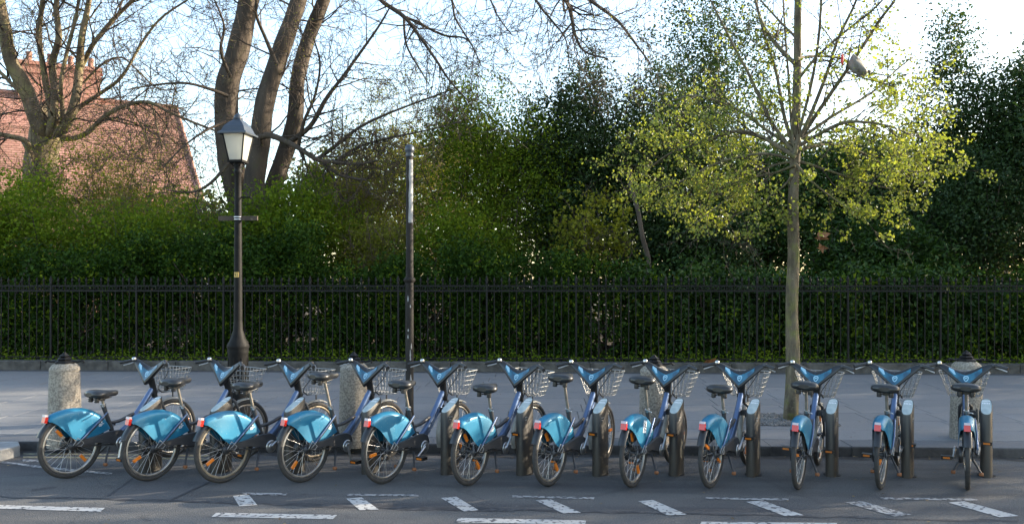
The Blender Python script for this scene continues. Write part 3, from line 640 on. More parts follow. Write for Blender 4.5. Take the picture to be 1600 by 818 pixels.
    def loop(f):                                          # f 0 bottom .. 1 top, rounded rectangle
        hx = .155 + .085 * f; y0, y1 = 1.03 - .035 * f, 1.235 + .055 * f; zz = .765 + .255 * f; r_ = .06; P = []
        for cx, cy, a0 in ((hx - r_, y1 - r_, 0), (-hx + r_, y1 - r_, 90), (-hx + r_, y0 + r_, 180), (hx - r_, y0 + r_, 270)):
            for k in range(4): a = R(a0 + 30 * k); P.append(Vector((cx + r_ * math.cos(a), cy + r_ * math.sin(a), zz)))
        return P
    def walk(P, n_):
        Q = P + [P[0]]; L = [0]
        for a, b in zip(Q[:-1], Q[1:]): L.append(L[-1] + (b - a).length)
        out = []
        for i in range(n_):
            d = L[-1] * i / n_; j = max(k for k in range(len(L)) if L[k] <= d + 1e-9); j = min(j, len(Q) - 2); out.append(Q[j].lerp(Q[j + 1], (d - L[j]) / max(1e-6, L[j + 1] - L[j])))
        return out
    for f in (0, .2, .4, .6, .8, 1): P = loop(f); m.tube(P + [P[0]], .0048 if f == 1 else w, 5, False)
    for a, b in zip(walk(loop(0), 26), walk(loop(1), 26)): m.tube([a, b], w, 4, False)
    lo = loop(0)
    for k in range(-3, 4): m.tube([(k * .045, 1.035, .765), (k * .045, 1.23, .765)], w, 4, False)
    for k in range(1, 4): m.tube([(-.15, 1.03 + k * .05, .765), (.15, 1.03 + k * .05, .765)], w, 4, False)
    put('basket', m, 'wire')
    m = MB(); m.tube([(-.05, .96, .80), (-.06, 1.0, .762), (-.06, 1.2, .757)], .008, 6); m.tube([(.05, .96, .80), (.06, 1.0, .762), (.06, 1.2, .757)], .008, 6); m.tube([(0, 1.19, .75), (0, 1.19, .67)], .008, 6); put('basket_bracket', m, 'darkgrey')
    # front mudguard
    m = MB(); V = []
    for i in range(21):
        a = R(62 + 138 * i / 20)
        for x, r_ in ((-.030, .340), (-.022, .352), (0, .356), (.022, .352), (.030, .340)): V.append((x, WB + r_ * math.cos(a), HUB + r_ * math.sin(a)))
    m.add(V, [(5 * i + k, 5 * i + k + 1, 5 * i + 6 + k, 5 * i + 5 + k) for i in range(20) for k in range(4)]); put('front_mudguard', m, 'mudguard')
    m = MB(); m.box((.045, .885, .615), (.085, .07, .055)); m.lathe([(.02, .0), (.034, .004), (.034, .04), (.028, .046)], 14, (.06, .87, .60), 'X'); m.box((.10, .865, .60), (.02, .085, .13)); put('lock_block', m, 'darkgrey')
    m = MB(); m.tube([(-.23, .91, 1.10), (-.17, 1.0, 1.06), (-.10, 1.02, .98), (-.05, .97, .88), (-.03, .95, .78)], .0042, 6); m.tube([(.23, .91, 1.10), (.18, 1.0, 1.05), (.11, 1.02, .94), (.05, .97, .84), (.03, .96, .75)], .0042, 6); put('cable', m, 'black')
    m = MB(); m.tube([(-.03, .40, .25), (-.09, .33, .16), (-.12, .30, .10)], .011, 8); m.tube([(.03, .40, .25), (.09, .33, .16), (.12, .30, .10)], .011, 8); put('kickstand', m, 'darkgrey')
    m = MB(); m.lathe([(.01, -.02), (.018, -.016), (.018, .016), (.01, .02)], 10, (0, .298, .095), 'X'); put('kickstand_foot', m, 'rust')
    return D
BM = part_meshes()
def sub(name, me, parent, loc=(0, 0, 0), rot=(0, 0, 0)):
    o = link(bpy.data.objects.new(name, BM[me]), parent); o.location = loc; o.rotation_euler = rot; return o
def bicycle(p, yaw, label, saddle_h, crank_deg, wrot, lean=0.0, seat_yaw=0.0, steer=0.0):
    b = empty('hire_bicycle', p, -yaw); b.rotation_euler = (0, lean, -yaw); tag(b, label, 'bicycle', 'blue hire bikes in the docking row')
    for y, wr, drum in ((0, wrot, True), (WB, wrot * 1.7 + 40, False)):
        hub = sub('rear_wheel' if y == 0 else 'front_wheel', 'wheel_hub', b, (0, y, HUB), (R(wr), 0, 0))
        sub('tyre', 'tyre', hub); sub('rim', 'rim_dusty' if 'dusty' in label else 'rim', hub); sub('spokes', 'spokes', hub)
        if drum: sub('brake_drum', 'brake_drum', hub)
        for a in (0, 180):
            sub('wheel_reflector', 'wheel_reflector', hub, (.012, .19 * math.cos(R(a + 90)), .19 * math.sin(R(a + 90))), (0, 0, 0))
    sk = sub('rear_skirt', 'rear_skirt', b); sub('emblem', 'emblem', sk)
    sub('inner_mudguard', 'inner_mudguard', b)
    tl = sub('tail_light', 'tail_light', b); sub('light_cap', 'light_cap', tl)
    for k in ('seat_stay', 'stay_shadow_tube', 'chain_tensioner', 'chain_guard', 'chain_stay', 'main_tube', 'upper_tube', 'lower_tube', 'seat_tube', 'fork', 'front_mudguard', 'lock_block', 'basket_bracket', 'basket', 'cable', 'steering_column'):
        sub('stay_shadow' if k == 'stay_shadow_tube' else k, k, b)
    bb = sub('bottom_bracket', 'bottom_bracket', b, (0, .49, .29)); sub('chainwheel_cover', 'chainwheel_cover', bb, (.018, 0, 0))
    for s, a in ((1, crank_deg), (-1, crank_deg + 180)):
        c = sub('crank_arm', 'crank_arm', b, (s * .108, .49, .29), (R(a), 0, 0) if s > 0 else (R(a), 0, 0))
        if s < 0: c.scale = (-1, 1, 1)
        sub('pedal', 'pedal', c, (.012, .17, 0), (R(-a), 0, 0)); sub('pedal_reflector', 'pedal_reflector', c, (.012, .17, 0), (R(-a), 0, 0))
    k = (saddle_h - .78) / .34; topy = .352 - .12 * k
    m = MB(); m.tube([(0, .352, .685), (0, topy, saddle_h - .035)], .0145, 10); sp = m.build('seat_post', 'post', b); sub('seat_clamp', 'seat_clamp', sp, (0, .352, .685), (R(18), 0, 0))
    sd = sub('saddle', 'saddle', b, (0, topy - .01, saddle_h - .03), (R(rnd.uniform(-3, 2)), 0, seat_yaw)); sub('saddle_springs', 'saddle_springs', sd)
    hc = sub('handlebar_console', 'handlebar_console', b); sub('display_panel', 'display_panel', hc); sub('panel_label', 'panel_label', hc); sub('panel_mark', 'panel_mark', hc)
    for s in 'LR': sub('grip', 'grip' + s, b); lv = sub('brake_lever', 'brake_lever' + s, b); sub('lever_clamp', 'lever_clamp' + s, lv)
    sub('bell', 'bell', b)
    piv = Vector((0, .955, .74)); ST = Matrix.Translation(piv) @ Matrix.Rotation(R(rnd.uniform(-6, 5)), 4, Vector((0, -.28, .96))) @ Matrix.Translation(-piv)
    for c in b.children:
        if c.name.split('.')[0] in ('fork', 'front_mudguard', 'front_wheel', 'basket', 'basket_bracket', 'cable', 'steering_column', 'handlebar_console', 'grip', 'brake_lever', 'bell'): c.matrix_basis = ST @ c.matrix_basis
    ks = sub('kickstand', 'kickstand', b); [sub('kickstand_foot', 'kickstand_foot', ks, (q, 0, 0)) for q in (-.122, .122)]
    return b
REAR = [(110, 746), (237, 750), (350, 753), (475, 752), (602, 754), (735, 757), (860, 758), (990, 760), (1112, 761), (1248, 763), (1377, 763), (1512, 764)]
HBX = [235, 352, 463, 575, 690, 808, 925, 1040, 1157, 1272, 1397, 1510]
SADDLE = [.82, .965, .935, 1.035, .955, .925, 1.035, 1.02, .93, .975, .945, .955]
CRANK = [-105, -103, 35, -75, -150, 55, 60, 60, 40, -8, 15, 20]
BLAB = ['leftmost blue hire bike, low saddle, against the first granite bollard', 'second blue hire bike from the left, saddle raised over a pale dock top',
        'blue hire bike in front of the black street lamp, brown dusty rear rim', 'fourth blue hire bike from the left, tall seat post, before a granite bollard',
        'blue hire bike whose saddle stands in front of the bare metal pole', 'sixth blue hire bike from the left, low saddle, right of the bare pole',
        'seventh blue hire bike from the left, high saddle, before plain pavement', 'blue hire bike with a white sticker on its rear skirt',
        'blue hire bike just left of the street tree, saddle low', 'blue hire bike directly in front of the street tree trunk',
        'second hire bike from the right, seen straight from behind, right of the street tree', 'rightmost blue hire bike, seen from behind before the last bollard']
bikes = []
for i, ((x, y), h) in enumerate(zip(REAR, HBX)):
    p = gp(x, y); lo, hi = -.2, 1.3
    for _ in range(40):
        a = (lo + hi) / 2
        if pj(p + Vector((math.sin(a) * .90, math.cos(a) * .90, 1.04)))[0] < h: lo = a
        else: hi = a
    bikes.append((p, a)); B_ = bicycle(p, a, BLAB[i], SADDLE[i], CRANK[i], (40, 115, 120, 135, 95, 35, 30, 25, 60, 80, 100, 150)[i], R((0, .5, -.5, .3, 0, 1, .5, .6, 0, 1.2, .4, -.6)[i]), R((0, 4, 3, -6, 3, 6, 2, 3, 2, 1, 0, -2)[i]))
    if i == 7:
        sk = [c for c in B_.children if c.name.startswith('rear_skirt')][0]
        m = MB(); m.box((.0715, .10, .58), (.002, .075, .12), Matrix.Rotation(R(-12), 3, 'X')); st = m.build('sticker', 'white', sk)
        m = MB(); m.tube([(.0735, .09, .62), (.0735, .115, .60), (.0735, .10, .585), (.0735, .12, .57)], .006, 4); m.tube([(.0735, .085, .56), (.0735, .12, .545)], .005, 4); m.build('sticker_print', 'black', sk)

# ------------------------------------------------------------------ docking posts
def dock_meshes():
    D = {}; K = 28; ring_ = []
    for k in range(K):
        a = 2 * math.pi * k / K; c_, s_ = math.cos(a), math.sin(a); ring_.append((.056 * math.copysign(abs(c_) ** .8, c_), .125 * math.copysign(abs(s_) ** .55, s_)))
    top = lambda y, o=0: .640 + (y + .125) * .55 + o
    m = MB(); V = [(x, y, -.02) for x, y in ring_] + [(x, y, top(y, -.012)) for x, y in ring_] + [(x * .95, y * .97, top(y)) for x, y in ring_]
    m.add(V, [(j * K + k, j * K + (k + 1) % K, (j + 1) * K + (k + 1) % K, (j + 1) * K + k) for j in range(2) for k in range(K)]); m.add(V[2 * K:], [tuple(range(K))], False); D['body'] = m.mesh('post_body', 'dock')
    m = MB(); V = [(x * .86, y * .90, top(y * .9, .004)) for x, y in ring_]; W = [(x * .86, y * .90, top(y * .9, -.002)) for x, y in ring_]; m.add(V, [tuple(range(K))], False); m.add(W + V, [(k, (k + 1) % K, K + (k + 1) % K, K + k) for k in range(K)]); D['top'] = m.mesh('top_panel', 'docktop')
    m = MB()
    for y0, y1, n_ in ((.035, .055, 5), (.072, .085, 6)):
        for j in range(n_):
            x0 = -.036 + .072 * j / n_; x1 = x0 + .072 / n_ * .62; m.add([(x0, y0, top(y0, .0055)), (x1, y0, top(y0, .0055)), (x1, y1, top(y1, .0055)), (x0, y1, top(y1, .0055))], [(0, 1, 2, 3)], False)
    D['print'] = m.mesh('panel_print', 'white')
    m = MB(); m.box((-.058, .03, .60), (.016, .09, .12)); D['latch'] = m.mesh('lock_latch', 'darkgrey')
    m = MB(); m.box((.0565, -.06, .60), (.006, .05, .010)); m.box((.0565, -.07, .575), (.006, .03, .008)); D['tab'] = m.mesh('side_tab', 'wire')
    m = MB(); m.lathe([(.085, 0), (.085, .006)], 20); D['base'] = m.mesh('base_plate', 'iron')
    return D
DM = dock_meshes()
DOCK = [(235, 735), (345, 736), (460, 737), (580, 737), (703, 738), (820, 739), (938, 740), (1057, 740), (1177, 741), (1300, 741), (1418, 743), (1541, 742)]
ORD = ['leftmost', 'second', 'third', 'fourth', 'fifth', 'sixth', 'seventh', 'eighth', 'ninth', 'tenth', 'eleventh', 'rightmost']
yaws = [b[1] for b in bikes]; myaw = sum(yaws) / len(yaws)
for i, (x, y) in enumerate(DOCK):
    p = gp(x, y); d = empty('docking_post', p, -(myaw * .6 + yaws[i] * .4))
    lab = {0: 'leftmost grey docking post, mostly hidden behind a blue skirt', 11: 'rightmost grey docking post, before the last granite bollard', 7: 'grey docking post with torn beige sticker, beside the bike with a sticker', 8: 'grey docking post with torn beige sticker, just left of the street tree'}.get(i, 'grey metal docking post, %s from the left of the row' % ORD[i])
    tag(d, lab, 'docking post', 'docking posts along the kerb')
    for k, nm in (('body', 'post_body'), ('top', 'top_panel'), ('latch', 'lock_latch'), ('tab', 'side_tab'), ('base', 'base_plate')):
        o = link(bpy.data.objects.new(nm, DM[k]), d)
        if k == 'top': link(bpy.data.objects.new('panel_print', DM['print']), o)
    if i in (7, 8):
        m = MB(); rs = random.Random(i); P = [(.0575, -.055 + .012 * rs.random(), .20), (.0575, -.012, .17), (.0575, .02, .22), (.0575, .005, .28), (.0575, .03, .33), (.0575, -.01, .38), (.0575, -.03, .31), (.0575, -.05, .27)]
        m.add(P, [tuple(range(8))], False); m.build('torn_sticker', 'sticker', d)

# ------------------------------------------------------------------ house behind the trees, upper left
HD = 40.0
def hp(x, y): return dp(x, y, HD)
house = empty('brick_house', dp(318, 440, HD)); house.location.z = .5; house.rotation_euler = (0, 0, R(29)); tag(house, 'red tiled house roof with brick chimney behind the bare trees at far left', 'house')
hl = house.location
x0, x1, yF, yB = -17.0, 0.0, 0.0, 10.0; yR = 5.0
ze = HC + (HORIZ - 318) / F * HD - hl.z; zr = HC + (HORIZ - 172) / F * (HD + 4.6) - hl.z; xr = -.9
MB().box(((x0 + x1) / 2, (yF + yB) / 2, ze / 2 - .2), (x1 - x0 - .6, yB - yF - .6, ze - .1)).build('wall', 'brick', house)
# clay tiles in overlapping courses on the near slope and on the right hip
def slope_tiles(a, b, c, d, courses, tw, name):           # a,b eave ends, d,c ridge ends
    V = []; Fc = []; rgt = np.random.default_rng(5)
    a, b, c, d = map(np.array, (a, b, c, d)); nrm = np.cross(b - a, d - a); nrm = nrm / np.linalg.norm(nrm)
    for i in range(courses):
        t0, t1 = i / courses, min(1, (i + 1.25) / courses); L0, R0, L1, R1 = a + (d - a) * t0, b + (c - b) * t0, a + (d - a) * t1, b + (c - b) * t1
        n_ = max(1, int(np.linalg.norm(R0 - L0) / tw)); off = (i % 2) * .5
        for k in range(n_ + 1):
            u0, u1 = max(0, (k - off + .03) / n_), min(1, (k + 1 - off - .03) / n_)
            if u1 <= u0: continue
            h = .022 + rgt.uniform(0, .016); P = [L0 + (R0 - L0) * u0 + nrm * h, L0 + (R0 - L0) * u1 + nrm * h, L1 + (R1 - L1) * u1 + nrm * .004, L1 + (R1 - L1) * u0 + nrm * .004, L0 + (R0 - L0) * u0, L0 + (R0 - L0) * u1]
            m_ = len(V); V += P; Fc += [(m_, m_ + 1, m_ + 2, m_ + 3), (m_ + 4, m_ + 5, m_ + 1, m_)]
    o = np_obj(name, V, Fc, 'rooftile', roof); o['kind'] = 'stuff'
rm = MB(); rm.add([(x0, yF, ze), (x1, yF, ze), (xr, yR, zr), (x0, yR, zr), (x0, yB, ze), (x1, yB, ze)], [(0, 1, 2, 3), (1, 5, 2), (5, 4, 3, 2), (0, 3, 4)], False); roof = rm.build('roof', 'rooftile', house)
slope_tiles((x0, yF, ze), (x1, yF, ze), (xr, yR, zr), (x0, yR, zr), 46, .22, 'roof_tiles')
slope_tiles((x1, yF, ze), (x1, yB, ze), (xr, yR, zr), (xr, yR, zr), 46, .22, 'roof_tiles')
rd = MB(); rd.tube([(x0, yR, zr + .03), (xr, yR, zr + .03)], .13, 8); rd.build('ridge_tiles', 'rooftile', roof)
hpz = MB(); hpz.tube([(xr, yR, zr + .03), (x1, yF, ze + .05)], .1, 6); hpz.build('hip_tiles', 'rooftile', roof)
ca, cb = -8.3, -4.6; ct = HC + (HORIZ - 108) / F * (HD + 1.5) - hl.z
cm = MB(); cm.box(((ca + cb) / 2, yR + .1, (ct + zr - 1.2) / 2), (cb - ca, 1.0, ct - zr + 1.2)); ch = cm.build('chimney', 'brick', roof)
cm = MB(); cm.box(((ca + cb) / 2, yR + .1, ct + .09), (cb - ca + .2, 1.2, .18)); cm.box(((ca + cb) / 2, yR + .1, ct - .35), (cb - ca + .12, 1.12, .14)); cm.build('chimney_cornice', 'brick', roof)
for k in range(4):
    cm = MB(); cm.lathe([(.17, ct + .18), (.15, ct + .3), (.13, ct + .65), (.16, ct + .68), (.16, ct + .74), (.12, ct + .74)], 10, (ca + .45 + k * (cb - ca - .9) / 3, yR + .1, 0)); cm.build('chimney_pot', 'rooftile', roof)
for k in range(5):
    wx = x1 - 1.6 - k * 2.6; f = MB(); f.box((wx, yF + .28, ze - 1.7), (1.1, .08, 1.7)); w = f.build('window', 'white', house); f = MB(); f.box((wx, yF + .235, ze - 2.1), (.9, .02, .7)); f.box((wx, yF + .235, ze - 1.3), (.9, .02, .7)); f.build('pane', 'glass', w)

# ------------------------------------------------------------------ trees: guided limbs, then twigs grown from them
def grow(segs, tips, p, d, L, r, lev, rg_, P):
    """one branch of n pieces that wanders, with side shoots of the next level"""
    n = max(2, int(L / P['step'][lev])); st = L / n; pts = [p]
    for i in range(n):
        d = (d + Vector((rg_.gauss(0, 1), rg_.gauss(0, 1), rg_.gauss(0, 1))) * P['wob'][lev] + Vector((0, 0, P['lift'][lev]))).normalized()
        q = p + d * st; r1 = r * (1 - (i + 1) / n * .75); segs.append((p, q, max(P['rmin'], r * (1 - i / n * .75)), max(P['rmin'], r1)))
        p = q
        if lev < P['max'] and i >= P['bare'] * n - .5:
            for _ in range(P['kids'][lev]):
                if rg_.random() < P['prob'][lev]:
                    ax = d.cross(Vector((rg_.gauss(0, 1), rg_.gauss(0, 1), rg_.gauss(0, 1)))).normalized(); dd = (Matrix.Rotation(R(rg_.uniform(*P['ang'])), 3, ax) @ d).normalized()
                    grow(segs, tips, p, dd, L * rg_.uniform(*P['shrink']), max(P['rmin'], r1 * .55), lev + 1, rg_, P)
        if lev >= P['max'] - 1: tips.append(p)
def spline(P, n):
    out = []; N = len(P)
    for i in range(N - 1):
        p0, p1, p2, p3 = P[max(0, i - 1)], P[i], P[i + 1], P[min(N - 1, i + 2)]
        for k in range(n):
            t = k / n; out.append(.5 * ((2 * p1) + (p2 - p0) * t + (2 * p0 - 5 * p1 + 4 * p2 - p3) * t * t + (3 * p1 - p0 - 3 * p2 + p3) * t ** 3))
    return out + [P[-1]]
def limb(name, mat, parent, px, depth, w0, w1, segs, tips, rg_, par, kidL, kidp, sides=10, start=.15, ddep=0.0):
    """a limb drawn through picture points at a distance, w in pixels of width; spawns side branches"""
    n = len(px); pts = []
    for i, (x, y) in enumerate(px): pts.append(dp(x, y, depth + ddep * i / max(1, n - 1) + rg_.uniform(-.12, .12)))
    S = spline(pts, 5); N = len(S); rad = [(w0 + (w1 - w0) * i / (N - 1)) / 2 * depth / F * (1 + .10 * noise.noise(S[i] * 2.3)) for i in range(N)]
    mb = MB(); mb.tube(S, rad, sides); o = mb.build(name, mat, parent); o.matrix_parent_inverse = parent.matrix_world.inverted() if parent else Matrix(); o.location -= parent.location if parent else Vector()
    for i in range(int(N * start), N):
        t = (S[min(i + 1, N - 1)] - S[max(0, i - 1)]).normalized()
        while_p = kidp
        while rg_.random() < while_p:
            while_p *= .5
            ax = t.cross(Vector((rg_.gauss(0, 1), rg_.gauss(0, 1) * .6, rg_.gauss(0, 1)))).normalized(); dd = Matrix.Rotation(R(rg_.uniform(30, 75)), 3, ax) @ t
            grow(segs, tips, S[i], dd, kidL * rg_.uniform(.5, 1.2), min(rad[i] * .5, .03), 0, rg_, par)
    return o
def twigs(name, segs, mat, parent, n=3):
    V, Fc = segs_arrays(segs, n); V = V - np.array(parent.location); o = np_obj(name, V, Fc, mat, parent, True); o['kind'] = 'stuff'; return o
def foliage(P, size, seed, mat, parent, name='foliage', **kw):
    rg_ = np.random.default_rng(seed); V, Fc = leaf_arrays(np.asarray(P) - np.array(parent.location), size, rg_, **kw); o = np_obj(name, V, Fc, mat, parent); o['kind'] = 'stuff'; return o
TW = dict(step=[.33, .22, .16], wob=[.24, .30, .34], lift=[.03, .02, .0], rmin=.0052, max=2, bare=.1, kids=[2, 2, 0], prob=[.85, .8, 0], ang=(25, 65), shrink=(.35, .6))

# pollarded tree at the far left
rg1 = random.Random(11); DA = 22.0
tA = empty('pollarded_tree', dp(66, 470, DA)); tA.location.z = .4; tag(tA, 'thick pollarded tree with pale crooked limbs at the far left', 'tree')
sg, tp = [], []
limb('trunk', 'bark_pale', tA, [(64, 470), (66, 380), (62, 300), (64, 250), (72, 215), (80, 190), (84, 176)], DA - .1, 50, 46, sg, tp, rg1, TW, .8, .03, 14, .5)
for px, w0, w1 in (([(58, 190), (40, 140), (16, 92), (4, 30), (-10, -40)], 40, 24), ([(84, 200), (76, 155), (68, 108), (61, 55), (67, 0), (72, -50)], 17, 9), ([(104, 195), (118, 155), (124, 105), (128, 58), (138, 8), (146, -50)], 26, 9),
                   ([(97, 205), (97, 165), (95, 130), (106, 76), (120, 20), (128, -40)], 12, 6), ([(124, 115), (132, 95), (148, 66), (178, 30), (208, 0), (235, -30)], 13, 7), ([(108, 185), (128, 165), (155, 147), (190, 120), (220, 70), (250, 30), (293, 0)], 12, 4),
                   ([(120, 215), (142, 203), (166, 180), (205, 162), (236, 161), (266, 176), (312, 195), (338, 205)], 14, 4), ([(62, 168), (30, 143), (0, 113), (-30, 95)], 10, 7), ([(50, 250), (42, 222), (20, 214), (-10, 208)], 14, 10), ([(34, 218), (48, 250), (55, 295)], 8, 4),
                   ([(80, 200), (86, 150), (82, 100), (92, 60), (88, 10), (95, -40)], 22, 10), ([(130, 130), (160, 100), (190, 90), (215, 110), (250, 140), (290, 135)], 6, 2), ([(238, 163), (246, 200), (255, 235)], 5, 2), ([(200, 165), (222, 200), (232, 240)], 4, 2)):
    px = [(px[0][0] * .45 + 76 * .55, px[0][1] * .45 + 218 * .55)] + px if abs(px[0][0] - 80) < 45 and px[0][1] > 160 else px
    limb('limb', 'bark_pale', tA, px, DA - .35, w0 * .66, w1 * .7, sg, tp, rg1, TW, 1.8, .44, 9, .22, -.8)
twigs('twigs', sg, 'twig', tA)
rr_ = np.random.default_rng(2); tpa = np.array(tp); foliage(tpa[rr_.random(len(tpa)) < .25], .045, 3, 'lf_bud', tA)
print('treeA', len(sg))

# big bare tree with three leaning trunks
rg2 = random.Random(23); DB = 20.5
tB = empty('bare_tree', dp(400, 470, DB)); tB.location.z = .4; tag(tB, 'tall bare tree with three leaning trunks behind the street lamp', 'tree')
sg, tp = [], []
limb('trunk', 'bark_dark', tB, [(398, 470), (390, 400), (376, 320), (360, 250), (354, 183), (356, 130), (372, 80), (389, 0), (402, -70)], DB, 42, 30, sg, tp, rg2, TW, 1.9, .3, 14, .35)
limb('trunk', 'bark_dark', tB, [(402, 470), (398, 380), (397, 290), (405, 235), (413, 165), (432, 100), (457, 30), (470, -10), (490, -80)], DB - .5, 36, 23, sg, tp, rg2, TW, 1.9, .32, 12, .35)
limb('trunk', 'bark_dark', tB, [(408, 470), (412, 370), (425, 300), (447, 235), (461, 185), (466, 120), (484, 55), (506, 0), (530, -70)], DB + .5, 32, 18, sg, tp, rg2, TW, 1.9, .32, 12, .35)
for px, w0, w1, k in (([(405, 215), (425, 212), (466, 231), (495, 249), (525, 253), (560, 256), (592, 250)], 11, 2, .45), ([(495, 249), (528, 225), (560, 200), (600, 180), (657, 158), (706, 140)], 7, 2, .5), ([(448, 225), (484, 198), (510, 154), (543, 110), (590, 44), (610, 10)], 9, 2, .5),
                      ([(500, 251), (514, 262), (536, 275), (572, 281)], 8, 3, .4), ([(466, 231), (475, 190), (492, 150), (500, 100), (490, 60)], 6, 2, .5), ([(525, 252), (560, 230), (610, 215), (660, 205), (720, 190)], 5, 1.5, .5), ([(356, 150), (330, 140), (290, 130), (240, 133), (200, 140)], 6, 2, .5),
                      ([(352, 190), (320, 205), (285, 230), (255, 262)], 5, 1.5, .5), ([(362, 250), (330, 285), (300, 300), (262, 297)], 6, 2, .45), ([(360, 120), (345, 80), (350, 40), (335, 0)], 6, 2.5, .5), ([(432, 100), (415, 60), (400, 20), (405, -20)], 7, 3, .5),
                      ([(500, -20), (560, -60), (590, -5), (631, 26), (657, 59), (682, 95), (704, 128), (734, 160)], 9, 2, .42), ([(631, 26), (635, 70), (657, 110), (671, 133)], 4, 1.5, .4), ([(635, 27), (693, 55), (730, 62), (752, 103)], 4.5, 1.5, .5), ([(690, -40), (706, 0), (712, 30), (737, 70), (752, 103)], 4.5, 1.5, .5),
                      ([(520, -40), (620, -130), (760, -110), (850, -50), (884, 0), (892, 22), (899, 55), (914, 81), (950, 92)], 12, 2, .45), ([(850, -50), (921, 0), (965, 33), (991, 66), (1016, 99)], 7, 2, .5), ([(800, -70), (837, 0), (866, 37), (884, 62), (890, 106)], 5, 1.5, .55), ([(760, -110), (760, -30), (775, 20), (800, 55)], 4, 1.5, .4)):
    limb('limb', 'bark_dark', tB, px, DB - 1.0, w0, w1, sg, tp, rg2, TW, 1.35, k + .04, 8, .15, -1.2)
twigs('twigs', sg, 'twig', tB)
tpa = np.array(tp); foliage(tpa[rr_.random(len(tpa)) < .22], .04, 4, 'lf_bud', tB)
print('treeB', len(sg))

# street tree in young leaf
rg3 = random.Random(37); DC = (TREE - EYE).dot(FV)
tC = empty('street_tree', TREE); tag(tC, 'slim street tree with yellow green young leaves growing from a gravel pit', 'tree')
sg, tp = [], []
TC = dict(step=[.20, .15, .10], wob=[.13, .20, .26], lift=[.01, -.01, -.03], rmin=.0026, max=2, bare=.12, kids=[2, 2, 0], prob=[.85, .75, 0], ang=(22, 55), shrink=(.35, .6))
limb('trunk', 'bark_street', tC, [(1236, 660), (1236, 640), (1239, 570), (1237, 480), (1240, 400), (1239, 320), (1243, 240), (1244, 180), (1246, 100), (1247, 0), (1252, -120), (1256, -240)], DC, 23.5, 8, sg, tp, rg3, TC, .5, .0, 16, .9)
for o in [c for c in tC.children if c.name.startswith('trunk')]:
    for v in o.data.vertices:
        zz = v.co.z + TREE.z * 0
for px, w0, w1, kL in (([(1243, 245), (1215, 228), (1185, 212), (1150, 205), (1100, 222), (1050, 238), (1015, 262)], 8, 2, .62), ([(1243, 232), (1270, 215), (1317, 192), (1360, 192), (1395, 199), (1420, 210)], 7, 2, .6), ([(1243, 225), (1262, 190), (1290, 120), (1310, 60), (1338, 0), (1350, -60)], 7, 3, .55),
                      ([(1243, 228), (1285, 165), (1330, 100), (1376, 30), (1398, 0), (1420, -50)], 7, 3, .55), ([(1244, 222), (1300, 182), (1362, 145), (1400, 110), (1425, 90)], 6, 2, .55), ([(1243, 236), (1225, 180), (1212, 110), (1190, 40), (1178, -20)], 7, 3, .55), ([(1242, 240), (1205, 190), (1172, 120), (1140, 60), (1110, 0)], 7, 3, .55),
                      ([(1243, 100), (1222, 80), (1195, 45), (1180, 0), (1170, -50)], 8, 3, .5), ([(1246, 92), (1270, 88), (1317, 92), (1340, 110), (1385, 118)], 5, 2, .45), ([(1243, 232), (1200, 205), (1150, 170), (1090, 150), (1040, 160)], 6, 2, .6), ([(1243, 250), (1275, 260), (1320, 275), (1370, 290), (1420, 300)], 5, 1.5, .55),
                      ([(1242, 258), (1210, 270), (1165, 280), (1110, 300), (1050, 325)], 5, 1.5, .65), ([(1242, 250), (1190, 240), (1120, 255), (1060, 285), (1010, 300)], 5, 1.5, .65), ([(1242, 252), (1200, 262), (1150, 300), (1085, 350)], 4, 1.5, .6), ([(1243, 240), (1250, 200), (1268, 130), (1280, 50), (1285, -40)], 6, 3, .5), ([(1243, 240), (1236, 190), (1232, 120), (1226, 40), (1222, -40)], 5, 2.5, .5), ([(1244, 235), (1300, 225), (1350, 240), (1390, 262), (1430, 268), (1455, 264)], 4.5, 1.5, .5),
                      ([(1243, 130), (1275, 90), (1320, 50), (1370, 10), (1400, -30)], 5, 2, .5), ([(1243, 262), (1225, 290), (1180, 320), (1130, 345)], 4, 1.5, .5), ([(1243, 255), (1270, 285), (1310, 315), (1345, 335)], 4, 1.5, .5), ([(1245, 60), (1215, 30), (1180, -10), (1150, -50)], 4, 2, .5)):
    limb('limb', 'bark_street', tC, px, DC, w0, w1, sg, tp, rg3, TC, kL, .62, 8, .22, rg3.uniform(-1.1, 1.1))
twigs('twigs', sg, 'twig', tC)
tpa = np.array(tp); px_ = np.array([pj(Vector(q)) for q in tpa]); keep = np.random.default_rng(6).random(len(tpa)) < np.clip(.10 + (px_[:, 1] - 40) / 240, .09, .85) * (px_[:, 1] < 372)
pts = tpa[keep]; r6 = np.random.default_rng(7); pts = np.concatenate([pts] * 3); pts = pts + r6.normal(0, .035, pts.shape)
foliage(pts, .041, 8, 'lf_linden', tC, aspect=.8, up=.1, droop=.5, fold=.18, rounded=True)
print('treeC', len(sg), len(pts))
